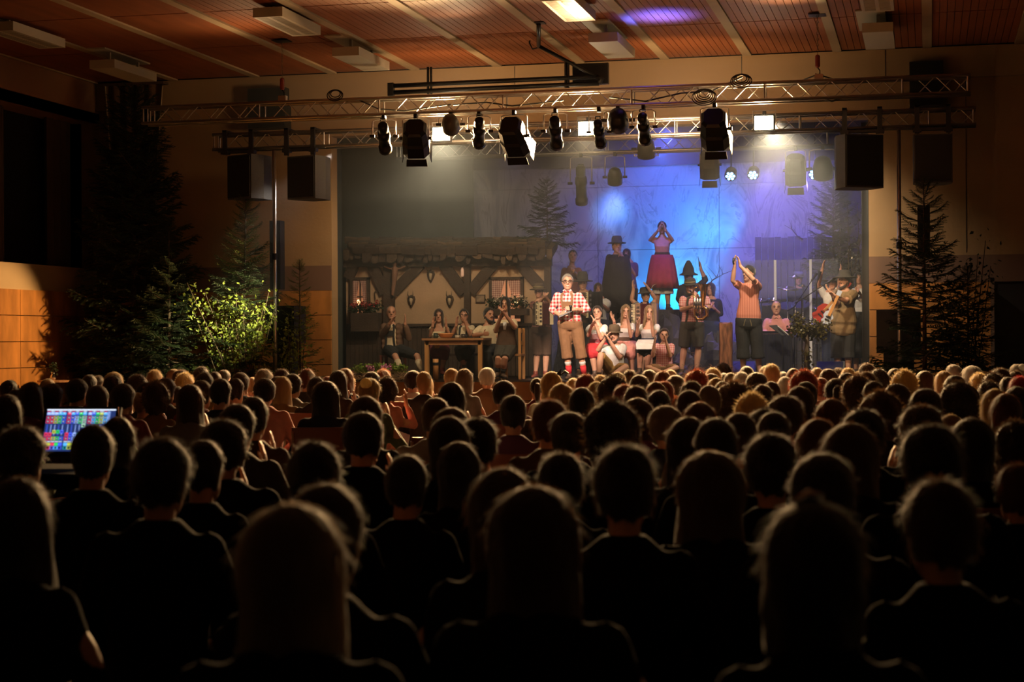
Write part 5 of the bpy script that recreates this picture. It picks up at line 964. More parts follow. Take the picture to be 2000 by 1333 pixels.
guitar(P(1616, 622, 28.8), P(1632, 588, 28.8)-P(1616, 622, 28.8), .52, 'pale blue and white electric guitar slung before the khaki shirt', (.55, .62, .8), 'electric_guitar')
guitar(P(1604, 613, 29.7), P(1640, 575, 29.7)-P(1604, 613, 29.7), .75, 'red bass guitar left of the khaki shirted guitarist', (.45, .05, .03), 'bass_guitar')
# drum kit
dk = thing('drum_kit', 'drum kit with chrome stands behind the see-through drum screen', 'drum kit', (X(1550, 31.2), 31.2, SZ)); SHELL = mat('drum_shell', (.12, .12, .16), .3, .2); HEAD = mat('drum_head', (.7, .7, .75), .6); CYM = mat('cymbal_bronze', (.62, .50, .30), .25, 1)
def drum(px, py, r, dp, tilt=0., name='tom', Y=31.2, hor=False):
    c = P(px, py, Y); M = frame((0, -1, .02)) if hor else frame((0, -math.sin(tilt), math.cos(tilt)), (1, 0, 0)); o = MB().lathe([(r, -dp/2), (r, dp/2)], c, 20, M=M).build(name, SHELL, dk, True)
    for z in (-dp/2, dp/2): MB().lathe([(r*1.01, z-.01), (r*1.04, z), (r*1.01, z+.012)], c, 20, M=M).build('drum_hoop', CHROME, o, world=False, loc=None) if False else MB().lathe([(r*1.01, z-.01), (r*1.04, z), (r*1.01, z+.012)], c-np.array(dk['_o']), 20, M=M).build('drum_hoop', CHROME, o, world=False)
    MB().lathe([(r*.98, dp/2+.002), (r*.5, dp/2+.004)], c-np.array(dk['_o']), 20, M=M).build('drum_skin', HEAD, o, world=False)
drum(1560, 655, .28, .4, name='bass_drum', hor=True); drum(1537, 608, .15, .2, .5); drum(1565, 606, .16, .22, .5); drum(1497, 612, .13, .3, .2, 'conga'); drum(1505, 640, .18, .3, .2, 'floor_tom'); drum(1590, 640, .18, .12, .1, 'snare'); drum(1601, 650, .2, .35, .1, 'floor_tom')
def cymbal(px, py, r, Y=31.0):
    c = P(px, py, Y); M = frame((.15, -.25, 1), (0, 1, 0)); MB().lathe([(r, -.012), (r*.5, .0), (.04, .008), (.02, .03), (.005, .03)], c, 22, M=M).build('cymbal', CYM, dk, True); MB().tube([(c[0], c[1], SZ+.02), (c[0], c[1], (SZ+c[2])/2), c], .011, 6).build('cymbal_stand', CHROME, dk, True)
cymbal(1538, 562, .20); cymbal(1599, 600, .17); cymbal(1568, 558, .08); cymbal(1487, 585, .15); cymbal(1512, 584, .13); cymbal(1553, 540, .0001+.12)
# clear drum screen: panes with bright edges
GL = mat('clear_acrylic', (.8, .85, 1), .05, alpha=.06); EDG = mat('screen_edge', (.65, .68, .80), .3)
sc_ = thing('drum_screen', 'clear acrylic drum screen with two bright upright edges', 'screen', (X(1550, 30.6), 30.6, SZ)); xs_ = [X(p, 30.6) for p in (1450, 1514, 1583, 1640)]; zt_ = P(1514, 508, 30.6)[2]
for i in range(3): MB().lohi((xs_[i]+.03, 30.6, SZ+.002), (xs_[i+1]-.03, 30.606, zt_)).build('pane', GL, sc_)
for i in (1, 2): MB().lohi((xs_[i]-.022, 30.585, SZ+.002), (xs_[i]+.022, 30.615, zt_)).build('hinge_strip', EDG, sc_)
# keyboard desk with black cloth, music stand, sheets
a, b = P(1483, 653, 29.75), P(1549, 653, 29.75); t = thing('keyboard_desk', 'desk hung with black cloth before the seated keyboard player', 'desk', ((a[0]+b[0])/2, 29.75, SZ)); MB().lohi((a[0], 29.6, a[2]-.03), (b[0], 30.0, a[2])).build('desktop', BLACK, t)
m = MB(); s_ = np.linspace(0, 1, 60); v = [(a[0]+(b[0]-a[0])*u, 29.58+.012*math.sin(u*60), z) for z in (a[2]-.002, SZ+.01) for u in s_]; m.add(v, [(i, i+1, i+61, i+60) for i in range(59)]); m.build('cloth', mat('black_cloth', (.012, .012, .02), .95), t, True)
MB().lohi((a[0]+.05, 29.65, a[2]+.002), (b[0]-.05, 29.85, a[2]+.05)).build('keyboard', LACQ, t)
stool(1517, 30.25, .45, .4, 'black stool of the keyboard player', m=BLACK)
t = thing('music_stand', 'black music stand with sheets before the keyboard player', 'music stand', (X(1522, 29.3), 29.3, SZ)); q = lambda x, y, d=0.: P(x, y, 29.3+d)
MB().add([q(1502, 636), q(1517, 635, .05), q(1541, 655, .05), q(1528, 656), q(1502, 637, .02), q(1517, 636, .07), q(1541, 656, .07), q(1528, 657, .02)], [(3, 2, 1, 0), (4, 5, 6, 7), (0, 1, 5, 4), (1, 2, 6, 5), (2, 3, 7, 6), (3, 0, 4, 7)]).build('desk_plate', BLACK, t)
MB().bar(q(1519, 637, -.01), q(1541, 655, -.01), .012, .012).build('sheet', C_['white'], t); MB().tube([q(1528, 656), (q(1528, 656)[0], 29.3, 1.3), (q(1528, 656)[0], 29.3, SZ+.1)], .012, 6).build('stand_tube', BLACKM, t)
for k in range(3): a_ = k*2.1; x0 = q(1528, 656)[0]; MB().tube([(x0, 29.3, SZ+.15), (x0+.22*math.cos(a_), 29.3+.22*math.sin(a_), SZ+.02)], .01, 5).build('leg', BLACKM, t)
def micstand(base, top, end, label, Y=29.3):
    b = P(base, 730, Y); b[2] = SZ; tp = P(*top, Y); e = P(*end, Y); tp2 = np.array((b[0], b[1], tp[2])); t = thing('microphone_stand', label, 'microphone stand', b); MB().tube([b+(0, 0, .05), (b+tp2)/2, tp2], .011, 6).build('pole', BLACKM, t)
    MB().tube([P(2*top[0]-end[0]*1. if abs(end[0]-top[0]) < 20 else top[0]-15, top[1]+8, Y), tp2, e], .009, 6).build('boom', BLACKM, t); MB().tube([e, e+nrm(e-tp2)*.08, e+nrm(e-tp2)*.16], [.016, .02, .03], 8).build('microphone', BLACK, t)
    for k in range(3): MB().tube([b+(0, 0, .12), b+(.25*math.cos(k*2.1+.3), .25*math.sin(k*2.1+.3), .015)], .01, 5).build('leg', BLACKM, t)
micstand(1567, (1567, 585), (1615, 553), 'microphone stand with boom, left of the guitarist'); micstand(1596, (1596, 555), (1597, 548), 'microphone stand reaching up to the bass player', 29.9)
micstand(1552, (1552, 600), (1585, 549), 'far microphone stand with long boom by the cymbals', 30.2)
# picket fence at the back, stump post, rocks, monitor, crate, basket
fc = thing('board_fence', 'weathered board fence standing at the back behind the drummer', 'fence', (X(1560, 32.3), 32.3, SZ)); BLW = mat('grey_boards', (.13, .12, .13), .9, var=.3, scale=4)
for i in range(14):
    a = P(1474+i*12.8, 463+RG.uniform(-2, 2), 32.3); b = P(1474+(i+1)*12.8, 463, 32.3); MB().lohi((a[0]+.006, 32.3, SZ+.002), (b[0]-.006, 32.33, a[2])).build('board', BLW, fc)
for z in (1.6, 2.9): MB().lohi((X(1474, 32.3), 32.34, z), (X(1653, 32.3), 32.38, z+.08)).build('rail', BLW, fc)
def stump():
    c = P(1418, 716, 28.7); c[2] = SZ; t = thing('wooden_stump_post', 'thick weathered timber post in front of the rocks, left of the singer', 'post', c); zt = P(1418, 632, 28.7)[2]-SZ; m = MB(); n_ = 14; rs = []
    for z in np.linspace(0.002, zt, 8): rs.append([c+np.array((max(-.105, min(.105, .14*math.cos(a)))*(1+.03*math.sin(z*9+a*3)), max(-.1, min(.1, .14*math.sin(a))), z+(.02*math.sin(a*5) if z > zt-.01 else 0))) for a in np.linspace(0, 2*math.pi, n_, endpoint=False)])
    m.rings(rs); m.build('post', mat('weathered_post', (.30, .12, .06), .85, var=.75, scale=7, stretch=(3, 3, .6), bump=.8, bscale=12), t, False)
stump()
ROCK = mat('dark_rock', (.075, .07, .085), .95, var=.4, scale=3, bump=.8, bscale=9)
def rock(c, r, seed=0):
    g = np.random.default_rng(seed); m = MB(); n_, k_ = 16, 9; rs = []
    for i, th in enumerate(np.linspace(.15, math.pi-.15, k_)[::-1]):
        rs.append([np.asarray(c)+np.array(r)*(1+.22*math.sin(3*a+seed+i)+.10*g.random())*np.array((math.sin(th)*math.cos(a), math.sin(th)*math.sin(a), math.cos(th))) for a in np.linspace(0, 2*math.pi, n_, endpoint=False)])
    return m.rings(rs)
def plat(px0, px1, py, Y0, Y1, label, seed):
    a, b = P(px0, py, Y0), P(px1, py, Y0); t = thing('rock_platform', label, 'rock', ((a[0]+b[0])/2, Y0, SZ)); g = np.random.default_rng(seed); nx, ny = 18, 8; v = []; zt = a[2]
    xs2 = np.linspace(a[0], b[0], nx); MBX = MB(); rs = []
    for k, z in enumerate(np.linspace(SZ+.002, zt, 8)):
        ins = .10*k/7; ring = []
        for u in np.linspace(0, 1, 18, endpoint=False): ring.append((a[0]-.15+ins+(b[0]-a[0]+.3-2*ins)*u, Y0+ins+g.uniform(-.06, .06)*(0 < k < 7), z))
        for u in np.linspace(0, 1, 6, endpoint=False): ring.append((b[0]+.15-ins, Y0+ins+(Y1-Y0)*u, z))
        for u in np.linspace(1, 0, 18, endpoint=False): ring.append((a[0]-.15+ins+(b[0]-a[0]+.3-2*ins)*u, Y1, z))
        for u in np.linspace(1, 0, 6, endpoint=False): ring.append((a[0]-.15+ins+g.uniform(-.05, .05), Y0+ins+(Y1-Y0)*u, z))
        rs.append([np.array(p) for p in ring])
    MBX.rings(rs); MBX.build('rock_body', ROCK, t); return t
plat(1180, 1247, 652, 31.2, 32.0, 'dark rock step under the caped figure', 1); plat(1258, 1322, 605, 31.35, 31.95, 'high dark rock under the woman in the red skirt', 2); plat(1330, 1368, 700, 30.95, 31.6, 'low dark rock step behind the horn player', 3); plat(1094, 1136, 664, 31.6, 32.2, 'rock step under the bareheaded man', 5)
for px, py, r, Y, lb in ((1396, 668, (.30, .2, .28), 30.1, 'rough grey rock to the right of the horn player'), (1300, 640, (.40, .25, .4), 30.75, 'dark boulder beside the second accordion'), (1335, 700, (.2, .2, .2), 30.2, 'low boulder right of the boy'), (1230, 632, (.30, .2, .3), 30.9, 'dark boulder behind the second accordion player')):
    c = P(px, py, Y); c[2] = max(c[2], SZ); h = c[2]-SZ; t = thing('boulder', lb, 'rock', (c[0], Y, SZ)); rock((c[0], Y, SZ+h*.5), (r[0], r[1], h*.5+r[2]*.3), px).build('stone', ROCK, t)
m = MB()
for _ in range(1500):
    q = P(1395, 736, 28.6)+np.array((RG.uniform(-.45, .35), RG.uniform(-.3, .3), 0)); q[2] = SZ+.02+abs(RG.normal())*.07; d = nrm(RG.normal(size=3)*(1, .6, .7))*.10; m.add([q, q+d, q+d+(0, 0, .006), q+(0, 0, .006)], [(0, 1, 2, 3)])
tag(m.build('hay', mat('reddish_hay', (.30, .13, .08), .9), None, loc=P(1395, 736, 28.6)), 'scattered reddish hay around the foot of the timber post', 'hay', kind='stuff')
for px, w_, lb in ((1447, .5, 'wedge stage monitor behind the singer'), (1622, .45, 'wedge stage monitor before the guitarist')):
    c = P(px, 730, 29.2 if px < 1500 else 28.7); c[2] = SZ; t = thing('stage_monitor', lb, 'monitor speaker', c); v = [c+np.array(p) for p in ((-w_/2, -.15, .002), (w_/2, -.15, .002), (w_/2, .2, .002), (-w_/2, .2, .002), (-w_/2, -.15, .08), (w_/2, -.15, .08), (w_/2, .12, .30), (-w_/2, .12, .30), (w_/2, .2, .28), (-w_/2, .2, .28))]
    MB().add(v, [(3, 2, 1, 0), (0, 1, 5, 4), (4, 5, 6, 7), (7, 6, 8, 9), (2, 3, 9, 8), (1, 2, 8, 6, 5), (3, 0, 4, 7, 9)]).build('cabinet', SPK, t); MB().bar(c+(0, -.14, .10), c+(0, .10, .29), w_-.05, .015, up=(0, -1, 1)).build('grille', BLACKM, t)
a, b = P(1545, 698, 30.3), P(1625, 690, 30.3); t = thing('drum_riser', 'pale edged drum riser seen under the keyboard and bass', 'riser', ((a[0]+b[0])/2, 30.3, SZ)); MB().lohi((a[0]-.9, 30.9, SZ+.001), (b[0]+.2, 32.25, SZ+.22)).build('deck', BLACK, t)
for i in range(5): x0 = a[0]-.4+i*.38; MB().lohi((x0, 30.87, SZ+.12), (x0+.36, 30.9, SZ+.22)).build('panel', mat('riser_edge', (.55, .42, .38), .6) if i == 0 else bpy.data.materials['riser_edge'], t)
c = P(1650, 738, 28.9); c[2] = SZ; t = thing('wicker_basket', 'small wicker basket at the feet of the guitarist', 'basket', c); 
for k in range(7): MB().tube([c+np.array((.13*math.cos(a)*(1+.02*k), .10*math.sin(a)*(1+.02*k), .014+k*.024)) for a in np.linspace(0, 2*math.pi, 17)], .012, 5).build('coil', mat('wicker', (.32, .18, .1), .8) if k == 0 else bpy.data.materials['wicker'], t)
MB().lathe([(.12, .002), (.12, .01)], c, 14, sy=.8).build('base', bpy.data.materials['wicker'], t)
# twigs before the rock
def twig(pts, label, Y, r0=.014):
    p = [P(x, y, Y+d) for x, y, d in pts]; t = thing('bare_branch', label, 'branch', p[0]); MB().tube(p, np.linspace(r0, .003, len(p)), 6).build('stem', FELTB, t, True); g = np.random.default_rng(len(pts)*7)
    for i in range(1, len(p)-1):
        for _ in range(2): e = p[i]+np.array((g.normal()*.12, g.normal()*.05, .10+g.random()*.12)); MB().tube([p[i], (p[i]+e)/2+(0.01, 0, 0), e], [.006, .004, .0015], 5).build('side_twig', FELTB, t, True)
twig([(1383, 560, 0), (1391, 548, 0), (1400, 543, 0), (1412, 536, 0), (1428, 530, 0)], 'bare branch reaching right from behind the horn player', 31.0); twig([(1568, 468, 0), (1556, 460, 0), (1546, 448, 0), (1532, 440, 0)], 'bare branch rising over the top of the board fence', 32.25)
# haze hanging in the stage opening
hz = thing('stage_haze', 'theatre haze filling the stage opening, thickest under the lamps', 'haze', ((XL+XR)/2, 30, SZ)); hz['kind'] = 'stuff'
for k, (z0, z1, dn) in enumerate(((SZ+.02, 2.3, .020), (2.3, 3.2, .032), (3.2, 3.9, .052), (3.9, 4.5, .080), (4.5, 5.95, .12))):
    m, N, L = new_mat('stage_haze_%d' % k); N.remove(N['Principled BSDF']); vs = N.new('ShaderNodeVolumeScatter'); vs.inputs['Density'].default_value = dn; vs.inputs['Anisotropy'].default_value = .1; vs.inputs['Color'].default_value = (.9, .93, .92, 1); L.new(vs.outputs[0], N['Material Output'].inputs['Volume'])
    o = MB().lohi((XL-1.4, 26.06, z0+.001), (XR+1.9, SYB-.02, z1)).build('haze_layer', m, hz); o['kind'] = 'stuff'
# cables lying on the trusses
def cable(pts, label, r=.012, name='cable', Y=YU+.1):
    p = [P(x, y, Y) for x, y in pts]; c = []
    for i in range(len(p)-1): c += [p[i]+(p[i+1]-p[i])*t for t in (0, .33, .66)]
    tag(MB().tube(c+[p[-1]], r, 6).build(name, BLACK, None, True, loc=p[0]), label, 'cable')
cable([(700, 195), (740, 213), (790, 217), (850, 208), (880, 204)], 'black cable drooping along the left middle of the front truss'); cable([(885, 205), (950, 200), (1000, 207), (1040, 203), (1100, 196)], 'black cable along the middle of the front truss')
cable([(1190, 190), (1260, 198), (1330, 182), (1390, 178), (1450, 150)], 'black cable along the right of the front truss'); cable([(1600, 190), (1625, 198), (1650, 190)], 'short cable hanging under the front truss near the right hoist')
for cx, cy, n_, lb in ((1376, 178, 5, 'coil of black cable hung on the front truss at the right'), (655, 178, 3, 'small loops of cable on the left of the front truss'), (1448, 148, 4, 'tangle of cable on top of the front truss at the right')):
    m = MB(); c = P(cx, cy, YU-.03)
    for k in range(n_):
        a_ = np.linspace(0, 2*math.pi, 22); rr = .05+.016*k; m.tube([c+np.array((rr*1.5*math.cos(t), -.01*k, -rr*.8+rr*math.sin(t))) for t in a_], .008, 5)
    tag(m.build('cable_coil', BLACK, None, True, loc=c), lb, 'cable')
# ================================================================ trees
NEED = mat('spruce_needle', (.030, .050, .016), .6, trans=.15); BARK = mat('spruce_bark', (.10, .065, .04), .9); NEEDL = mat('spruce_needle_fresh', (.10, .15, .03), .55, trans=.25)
def branch_mesh(seed, nt=22, dens=1.0, nm=NEED):
    g = np.random.default_rng(seed); m = MB(); n_ = 7; t = np.linspace(0, 1, n_); ax = np.stack([t, .04*np.sin(t*3+seed), -.10*np.sin(t*2.2)+.16*t**2], 1); m.tube(ax, np.linspace(.014, .003, n_), 4, m=1, cap=False)
    def needles(a, b, k):
        d = nrm(b-a); o = nrm(np.cross(d, (0, 0, 1)))
        for i in range(k):
            p = a+(b-a)*(i+g.random())/k; th = g.uniform(-.7, math.pi+.7); s = o*math.cos(th)+np.array((0, 0, 1))*math.sin(th); L_ = g.uniform(.030, .046); tip = p+(s*.8+d*.7)*L_; w_ = np.cross(d, s)*.0042
            m.add([p-w_, p+w_, tip], [(0, 1, 2)], 0)
    needles(ax[1], ax[-1], int(110*dens))
    for i in range(nt):
        u = .14+.82*i/nt; p = np.array([np.interp(u, t, ax[:, k]) for k in range(3)]); sg = 1 if i % 2 else -1; L_ = (.50*(1-u)**.8+.09)*g.uniform(.75, 1.15); e = p+np.array((.62*L_, sg*.75*L_, -.10*L_+g.normal()*.03)); md = (p+e)/2+(0, 0, .012)
        m.tube([p, md, e], [.005, .003, .0015], 3, m=1, cap=False); needles(p, md, int(34*dens*L_/.25)+5); needles(md, e, int(40*dens*L_/.25)+6)
    return mesh_from('branch', m.arr(), m.f, [nm, BARK], m.mi)
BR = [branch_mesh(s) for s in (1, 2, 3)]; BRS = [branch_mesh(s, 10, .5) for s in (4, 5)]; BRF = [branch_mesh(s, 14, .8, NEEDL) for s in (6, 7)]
def spruce(name, label, base, htop, rad, n, meshes, bare=.0, seed=1, top=.12, rmin=.05, lean=0., z0=.05, power=.9, asym=0.):
    base = np.asarray(base, float); t = thing(name, label, 'tree', base); g = np.random.default_rng(seed); H = htop-base[2]; ax = lambda z: np.array((lean*z/H, 0, z))
    MB().tube([base+ax(0), base+ax(H*.5), base+ax(H)], [max(.02, H*.011), H*.007, .006], 8).build('trunk', BARK, t, True)
    for i in range(n):
        u = (i+g.random()*.7)/n; z = H*(z0+(1-z0)*u**.92); r = (rmin+(rad-rmin)*(1-u)**power)*g.uniform(.7, 1.15)*(1 if g.random() > bare else .5); a = i*2.399+g.uniform(-.3, .3); r *= 1+asym*math.cos(a)
        pitch = -.05-.50*u+.22*(1-u); link('branch', meshes[g.integers(len(meshes))], t, tuple(ax(z)), (g.uniform(-.3, .3), pitch, a), (r, r*(.9 if u < .8 else .7), r))
    for k in range(3): link('branch', meshes[k % len(meshes)], t, tuple(ax(H*.93)), (k*2, -1.35, k*2.1), (H*.08,)*3)
    return t
fl = lambda px, Y, z=0.: (X(px, Y), Y, z)
spruce('spruce_tree', 'big dark spruce in the left corner of the hall', fl(262, 26.9), P(252, 172, 26.9)[2], 1.35, 230, BR, seed=2, power=.62, asym=.05, rmin=.25)
spruce('spruce_tree', 'smaller dark spruce half merged with the big one at the left', fl(330, 26.3), P(330, 430, 26.3)[2], .9, 120, BR, seed=8, power=.75, rmin=.12)
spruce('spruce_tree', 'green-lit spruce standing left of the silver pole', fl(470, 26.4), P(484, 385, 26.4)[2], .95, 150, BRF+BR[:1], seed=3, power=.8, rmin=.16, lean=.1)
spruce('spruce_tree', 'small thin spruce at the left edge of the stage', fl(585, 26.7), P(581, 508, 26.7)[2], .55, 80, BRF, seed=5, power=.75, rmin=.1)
spruce('spruce_tree', 'spruce before the brown wall right of the stage', fl(1805, 26.0), P(1786, 352, 26.0)[2], 1.0, 130, BR, .2, seed=6, power=.7, rmin=.16)
spruce('spruce_tree', 'low dark spruce beside the doorway at the far right', fl(1890, 26.2), P(1893, 520, 26.2)[2], .9, 80, BR, seed=9, power=.7, rmin=.12)
c = P(1069, 478, 31.1); spruce('small_spruce', 'small spruce top standing on the right end of the hut roof', c, P(1066, 352, 31.1)[2], .55, 60, BR, seed=12, power=.75, rmin=.12, z0=.06)
spruce('spruce_tree', 'spruce in blue light at the right rear of the stage', (X(1628, 31.6), 31.6, SZ), P(1622, 330, 31.6)[2], .62, 150, BR, seed=14, power=.5, rmin=.2)
spruce('small_spruce', 'tiny spruce on the rocks between horn player and timber post', (X(1418, 30.6), 30.6, P(1418, 665, 30.6)[2]-.2), P(1418, 634, 30.6)[2], .22, 16, BRS, seed=15)
t = tag(rock((X(1418, 30.6), 30.6, SZ+.28), (.35, .25, .3), 77).build('boulder', ROCK, None, loc=(X(1418, 30.6), 30.6, SZ)), 'dark boulder carrying the tiny spruce behind the timber post', 'rock')
# leafy branches
def leafy(name, label, base, tips, lm, size=.045, n=34, seed=1, spread=.10, cat='branch', stemr=.018, clump=.55):
    base = np.asarray(base, float); g = np.random.default_rng(seed); t = thing(name, label, cat, base); lf = MB()
    for tip in tips:
        tip = np.asarray(tip, float); mid = (base+tip)/2+g.normal(size=3)*.08+(0, 0, .05); MB().tube([base, mid, tip], [stemr, stemr*.6, .004], 6).build('stem', BARK, t, True)
        for i in range(n):
            u = clump+(1-clump)*g.random()**.7; p = (mid+(tip-mid)*(2*u-1) if u > .5 else base+(mid-base)*2*u)+g.normal(size=3)*spread; d = nrm(g.normal(size=3)+(0, -.2, -.5)); w_ = nrm(np.cross(d, g.normal(size=3))); s = size*g.uniform(.6, 1.2); nn = np.cross(d, w_)*s*.12
            lf.add([p, p+d*s*.35+w_*s*.32, p+d*s, p+d*s*.35-w_*s*.32, p+d*s*.5+nn], [(0, 1, 4), (1, 2, 4), (2, 3, 4), (3, 0, 4)])
    tag(lf.build('leaves', lm, t), kind='stuff'); return t
HZL = mat('hazel_leaf', (.30, .36, .06), .5, trans=.35); SHN = mat('shiny_leaf', (.10, .10, .11), .18, spec=.8); BUSHL = mat('bush_leaf', (.09, .075, .02), .35, trans=.1)
b = (X(478, 26.0), 26.0, .0); q = lambda x, y, Y=26.0: P(x, y, Y)
leafy('hazel_bough', 'bright green leafy boughs lit in front of the middle spruce', b, [q(365, 552), q(372, 590), q(400, 570), q(425, 585), q(452, 578), q(462, 572), q(440, 600), q(475, 600), q(505, 605), q(525, 570), q(515, 600), q(455, 640), q(420, 640), q(495, 640), q(535, 610)], HZL, .075, 60, 3, .09)
leafy('hazel_bough', 'bright leafy sprig at the small spruce by the stage edge', (X(578, 26.5), 26.5, 0), [q(563, 615, 26.5), q(598, 608, 26.5), q(575, 640, 26.5), q(566, 670, 26.5), q(580, 660, 26.5), q(548, 690, 26.5)], HZL, .07, 50, 4, .06)
leafy('leafy_bush', 'sparse green bush against the brown wall at the far right', (X(1900, 26.6), 26.6, 0), [q(1925, 470, 26.6), q(1935, 520, 26.6), q(1910, 500, 26.6), q(1880, 560, 26.6), q(1850, 540, 26.6), q(1815, 510, 26.6), q(1900, 600, 26.6), q(1860, 620, 26.6)], FOLD, .07, 55, 5, .14, 'bush')
leafy('shiny_shrub', 'glossy shrub glinting blue at the right rear of the stage', (X(1665, 31.2), 31.2, SZ), [P(x, y, 31.2) for x, y in ((1675, 400), (1655, 420), (1690, 430), (1640, 440), (1680, 460), (1660, 480), (1635, 480), (1690, 490), (1670, 520), (1645, 510), (1685, 540), (1655, 390))], SHN, .07, 60, 6, .10, 'bush', clump=.35)
t = thing('potted_bush', 'round leafy bush on a dark stem before the keyboard desk', 'bush', (X(1577, 28.5), 28.5, SZ)); pc = P(1577, 648, 28.5); MB().tube([(pc[0], 28.5, SZ), (pc[0]-.02, 28.52, (SZ+pc[2])/2), pc], [.05, .045, .03], 8).build('stem', BARK, t, True)
m = MB(); RG2 = np.random.default_rng(5)
for _ in range(26): leafball(m, pc+RG2.normal(size=3)*(.13, .10, .075), .10, 55, RG2, .05)
for k in range(14): leafball(m, np.array((pc[0], 28.5, SZ+.05+k*.03)), .09, 12, RG2, .05)
tag(m.build('leaves', BUSHL, t), kind='stuff')
# ================================================================ audience
EYEF = np.eye(3); T_H = np.array((0, .03, 1.155)); HH = .23; TM = np.array([[1, 0, 0], [0, 1, 0], [0, 0, 1.]])
def tbody(arms):
    m = MB(); m.tube([(0, 0, .48), (0, 0, .6), (0, -.02, .93), (0, 0, 1.02), (0, .015, 1.09)], [.12, .11, .09, .052, .052], 12); head(m, T_H, HH, TM)
    for s in (-1, 1):
        if arms == 'lap': e, w_, d, nn = (s*.27, .03, .70), (s*.12, .27, .62), (-s*.3, .9, -.2), (0, 0, -1)
        elif arms == 'clap': e, w_, d, nn = (s*.27, .10, .72), (s*.06, .30, .93), (-s*.1, .3, .9), (-s, 0, 0)
        else: e, w_, d, nn = (s*.30, .16, .80), (s*.15, .26, 1.03), (-s*.1, .2, 1), (-s, 0, 0)
        e, w_, d, nn = map(lambda x: np.array(x, float), (e, w_, d, nn)); m.tube([(0, -.02, .93), (s*.17, -.02, .92), (s*.22, 0, .83), e, (e+w_)/2, w_], [.06, .045, .045, .04, .038, .026], 10); hand(m, w_, d, nn, 1.05, .3, s); m.tube([(s*.05, 0, .50), (s*.11, .2, .47), (s*.12, .38, .44), (s*.13, .41, .22), (s*.13, .42, .06)], [.09, .07, .05, .045, .035], 8)
    return m
def tjacket(arms, w_=1.):
    m = MB(); a = np.linspace(0, 2*math.pi, 20, endpoint=False); rs = []
    for z, x, y, yo in ((.42, .17, .13, 0), (.50, .19, .14, 0), (.62, .165, .125, -.01), (.78, .18, .13, -.02), (.90, .205, .125, -.025), (.965, .195, .10, -.025), (1.0, .13, .08, -.02), (1.045, .068, .066, 0)): rs.append(np.stack([x*w_*np.sign(np.cos(a))*np.abs(np.cos(a))**.8, yo+y*np.sin(a), np.full(20, z)], 1))
    m.rings(rs)
    for s in (-1, 1):
        e, q_ = {'lap': ((s*.27, .03, .70), (s*.14, .24, .63)), 'clap': ((s*.27, .10, .72), (s*.10, .26, .88)), 'up': ((s*.30, .16, .80), (s*.2, .23, .96))}[arms]
        m.tube([(s*.175*w_, -.02, .945), (s*.225*w_, .0, .83), e], [.062, .056, .05], 10); m.tube([e, q_], [.05, .042], 10); m.ell(e, .05); m.ell((s*.175*w_, -.02, .945), .064); m.ell(q_, .04)
    return m
def ttrousers():
    m = MB(); m.tube([(-.12, 0, .47), (0, 0, .46), (.12, 0, .47)], [.11, .12, .11], 10)
    for s in (-1, 1): m.tube([(s*.09, 0, .47), (s*.11, .22, .47), (s*.12, .40, .46)], [.095, .08, .062], 10); m.tube([(s*.12, .40, .46), (s*.13, .42, .28), (s*.13, .42, .10)], [.062, .056, .05], 10)
    return m
def keepmesh(m, name, mats, vox=None, sm=2):
    o = m.build(name, mats, None, True)
    if vox: remesh(o, vox, sm)
    me = o.data; bpy.data.objects.remove(o); return me
def tshoes():
    m = MB()
    for s in (-1, 1): m.tube([(s*.13, .37, .045), (s*.13, .42, .05), (s*.13, .55, .035), (s*.13, .60, .03)], [.035, .05, .042, .02], 8, flat=.9)
    return m
BODY = {k: keepmesh(tbody(k), 'body', [SKIN], .011) for k in ('lap', 'clap', 'up')}; JACK = {k: keepmesh(tjacket(k), 'jacket', [BLACK], .016, 3) for k in ('lap', 'clap', 'up')}
JACKN = {k: keepmesh(tjacket(k, .88), 'jacket', [BLACK], .016, 3) for k in ('lap', 'clap', 'up')}; TROU = keepmesh(ttrousers(), 'trousers', [BLACK], .016, 3); SHOE = keepmesh(tshoes(), 'shoes', [BLACK])
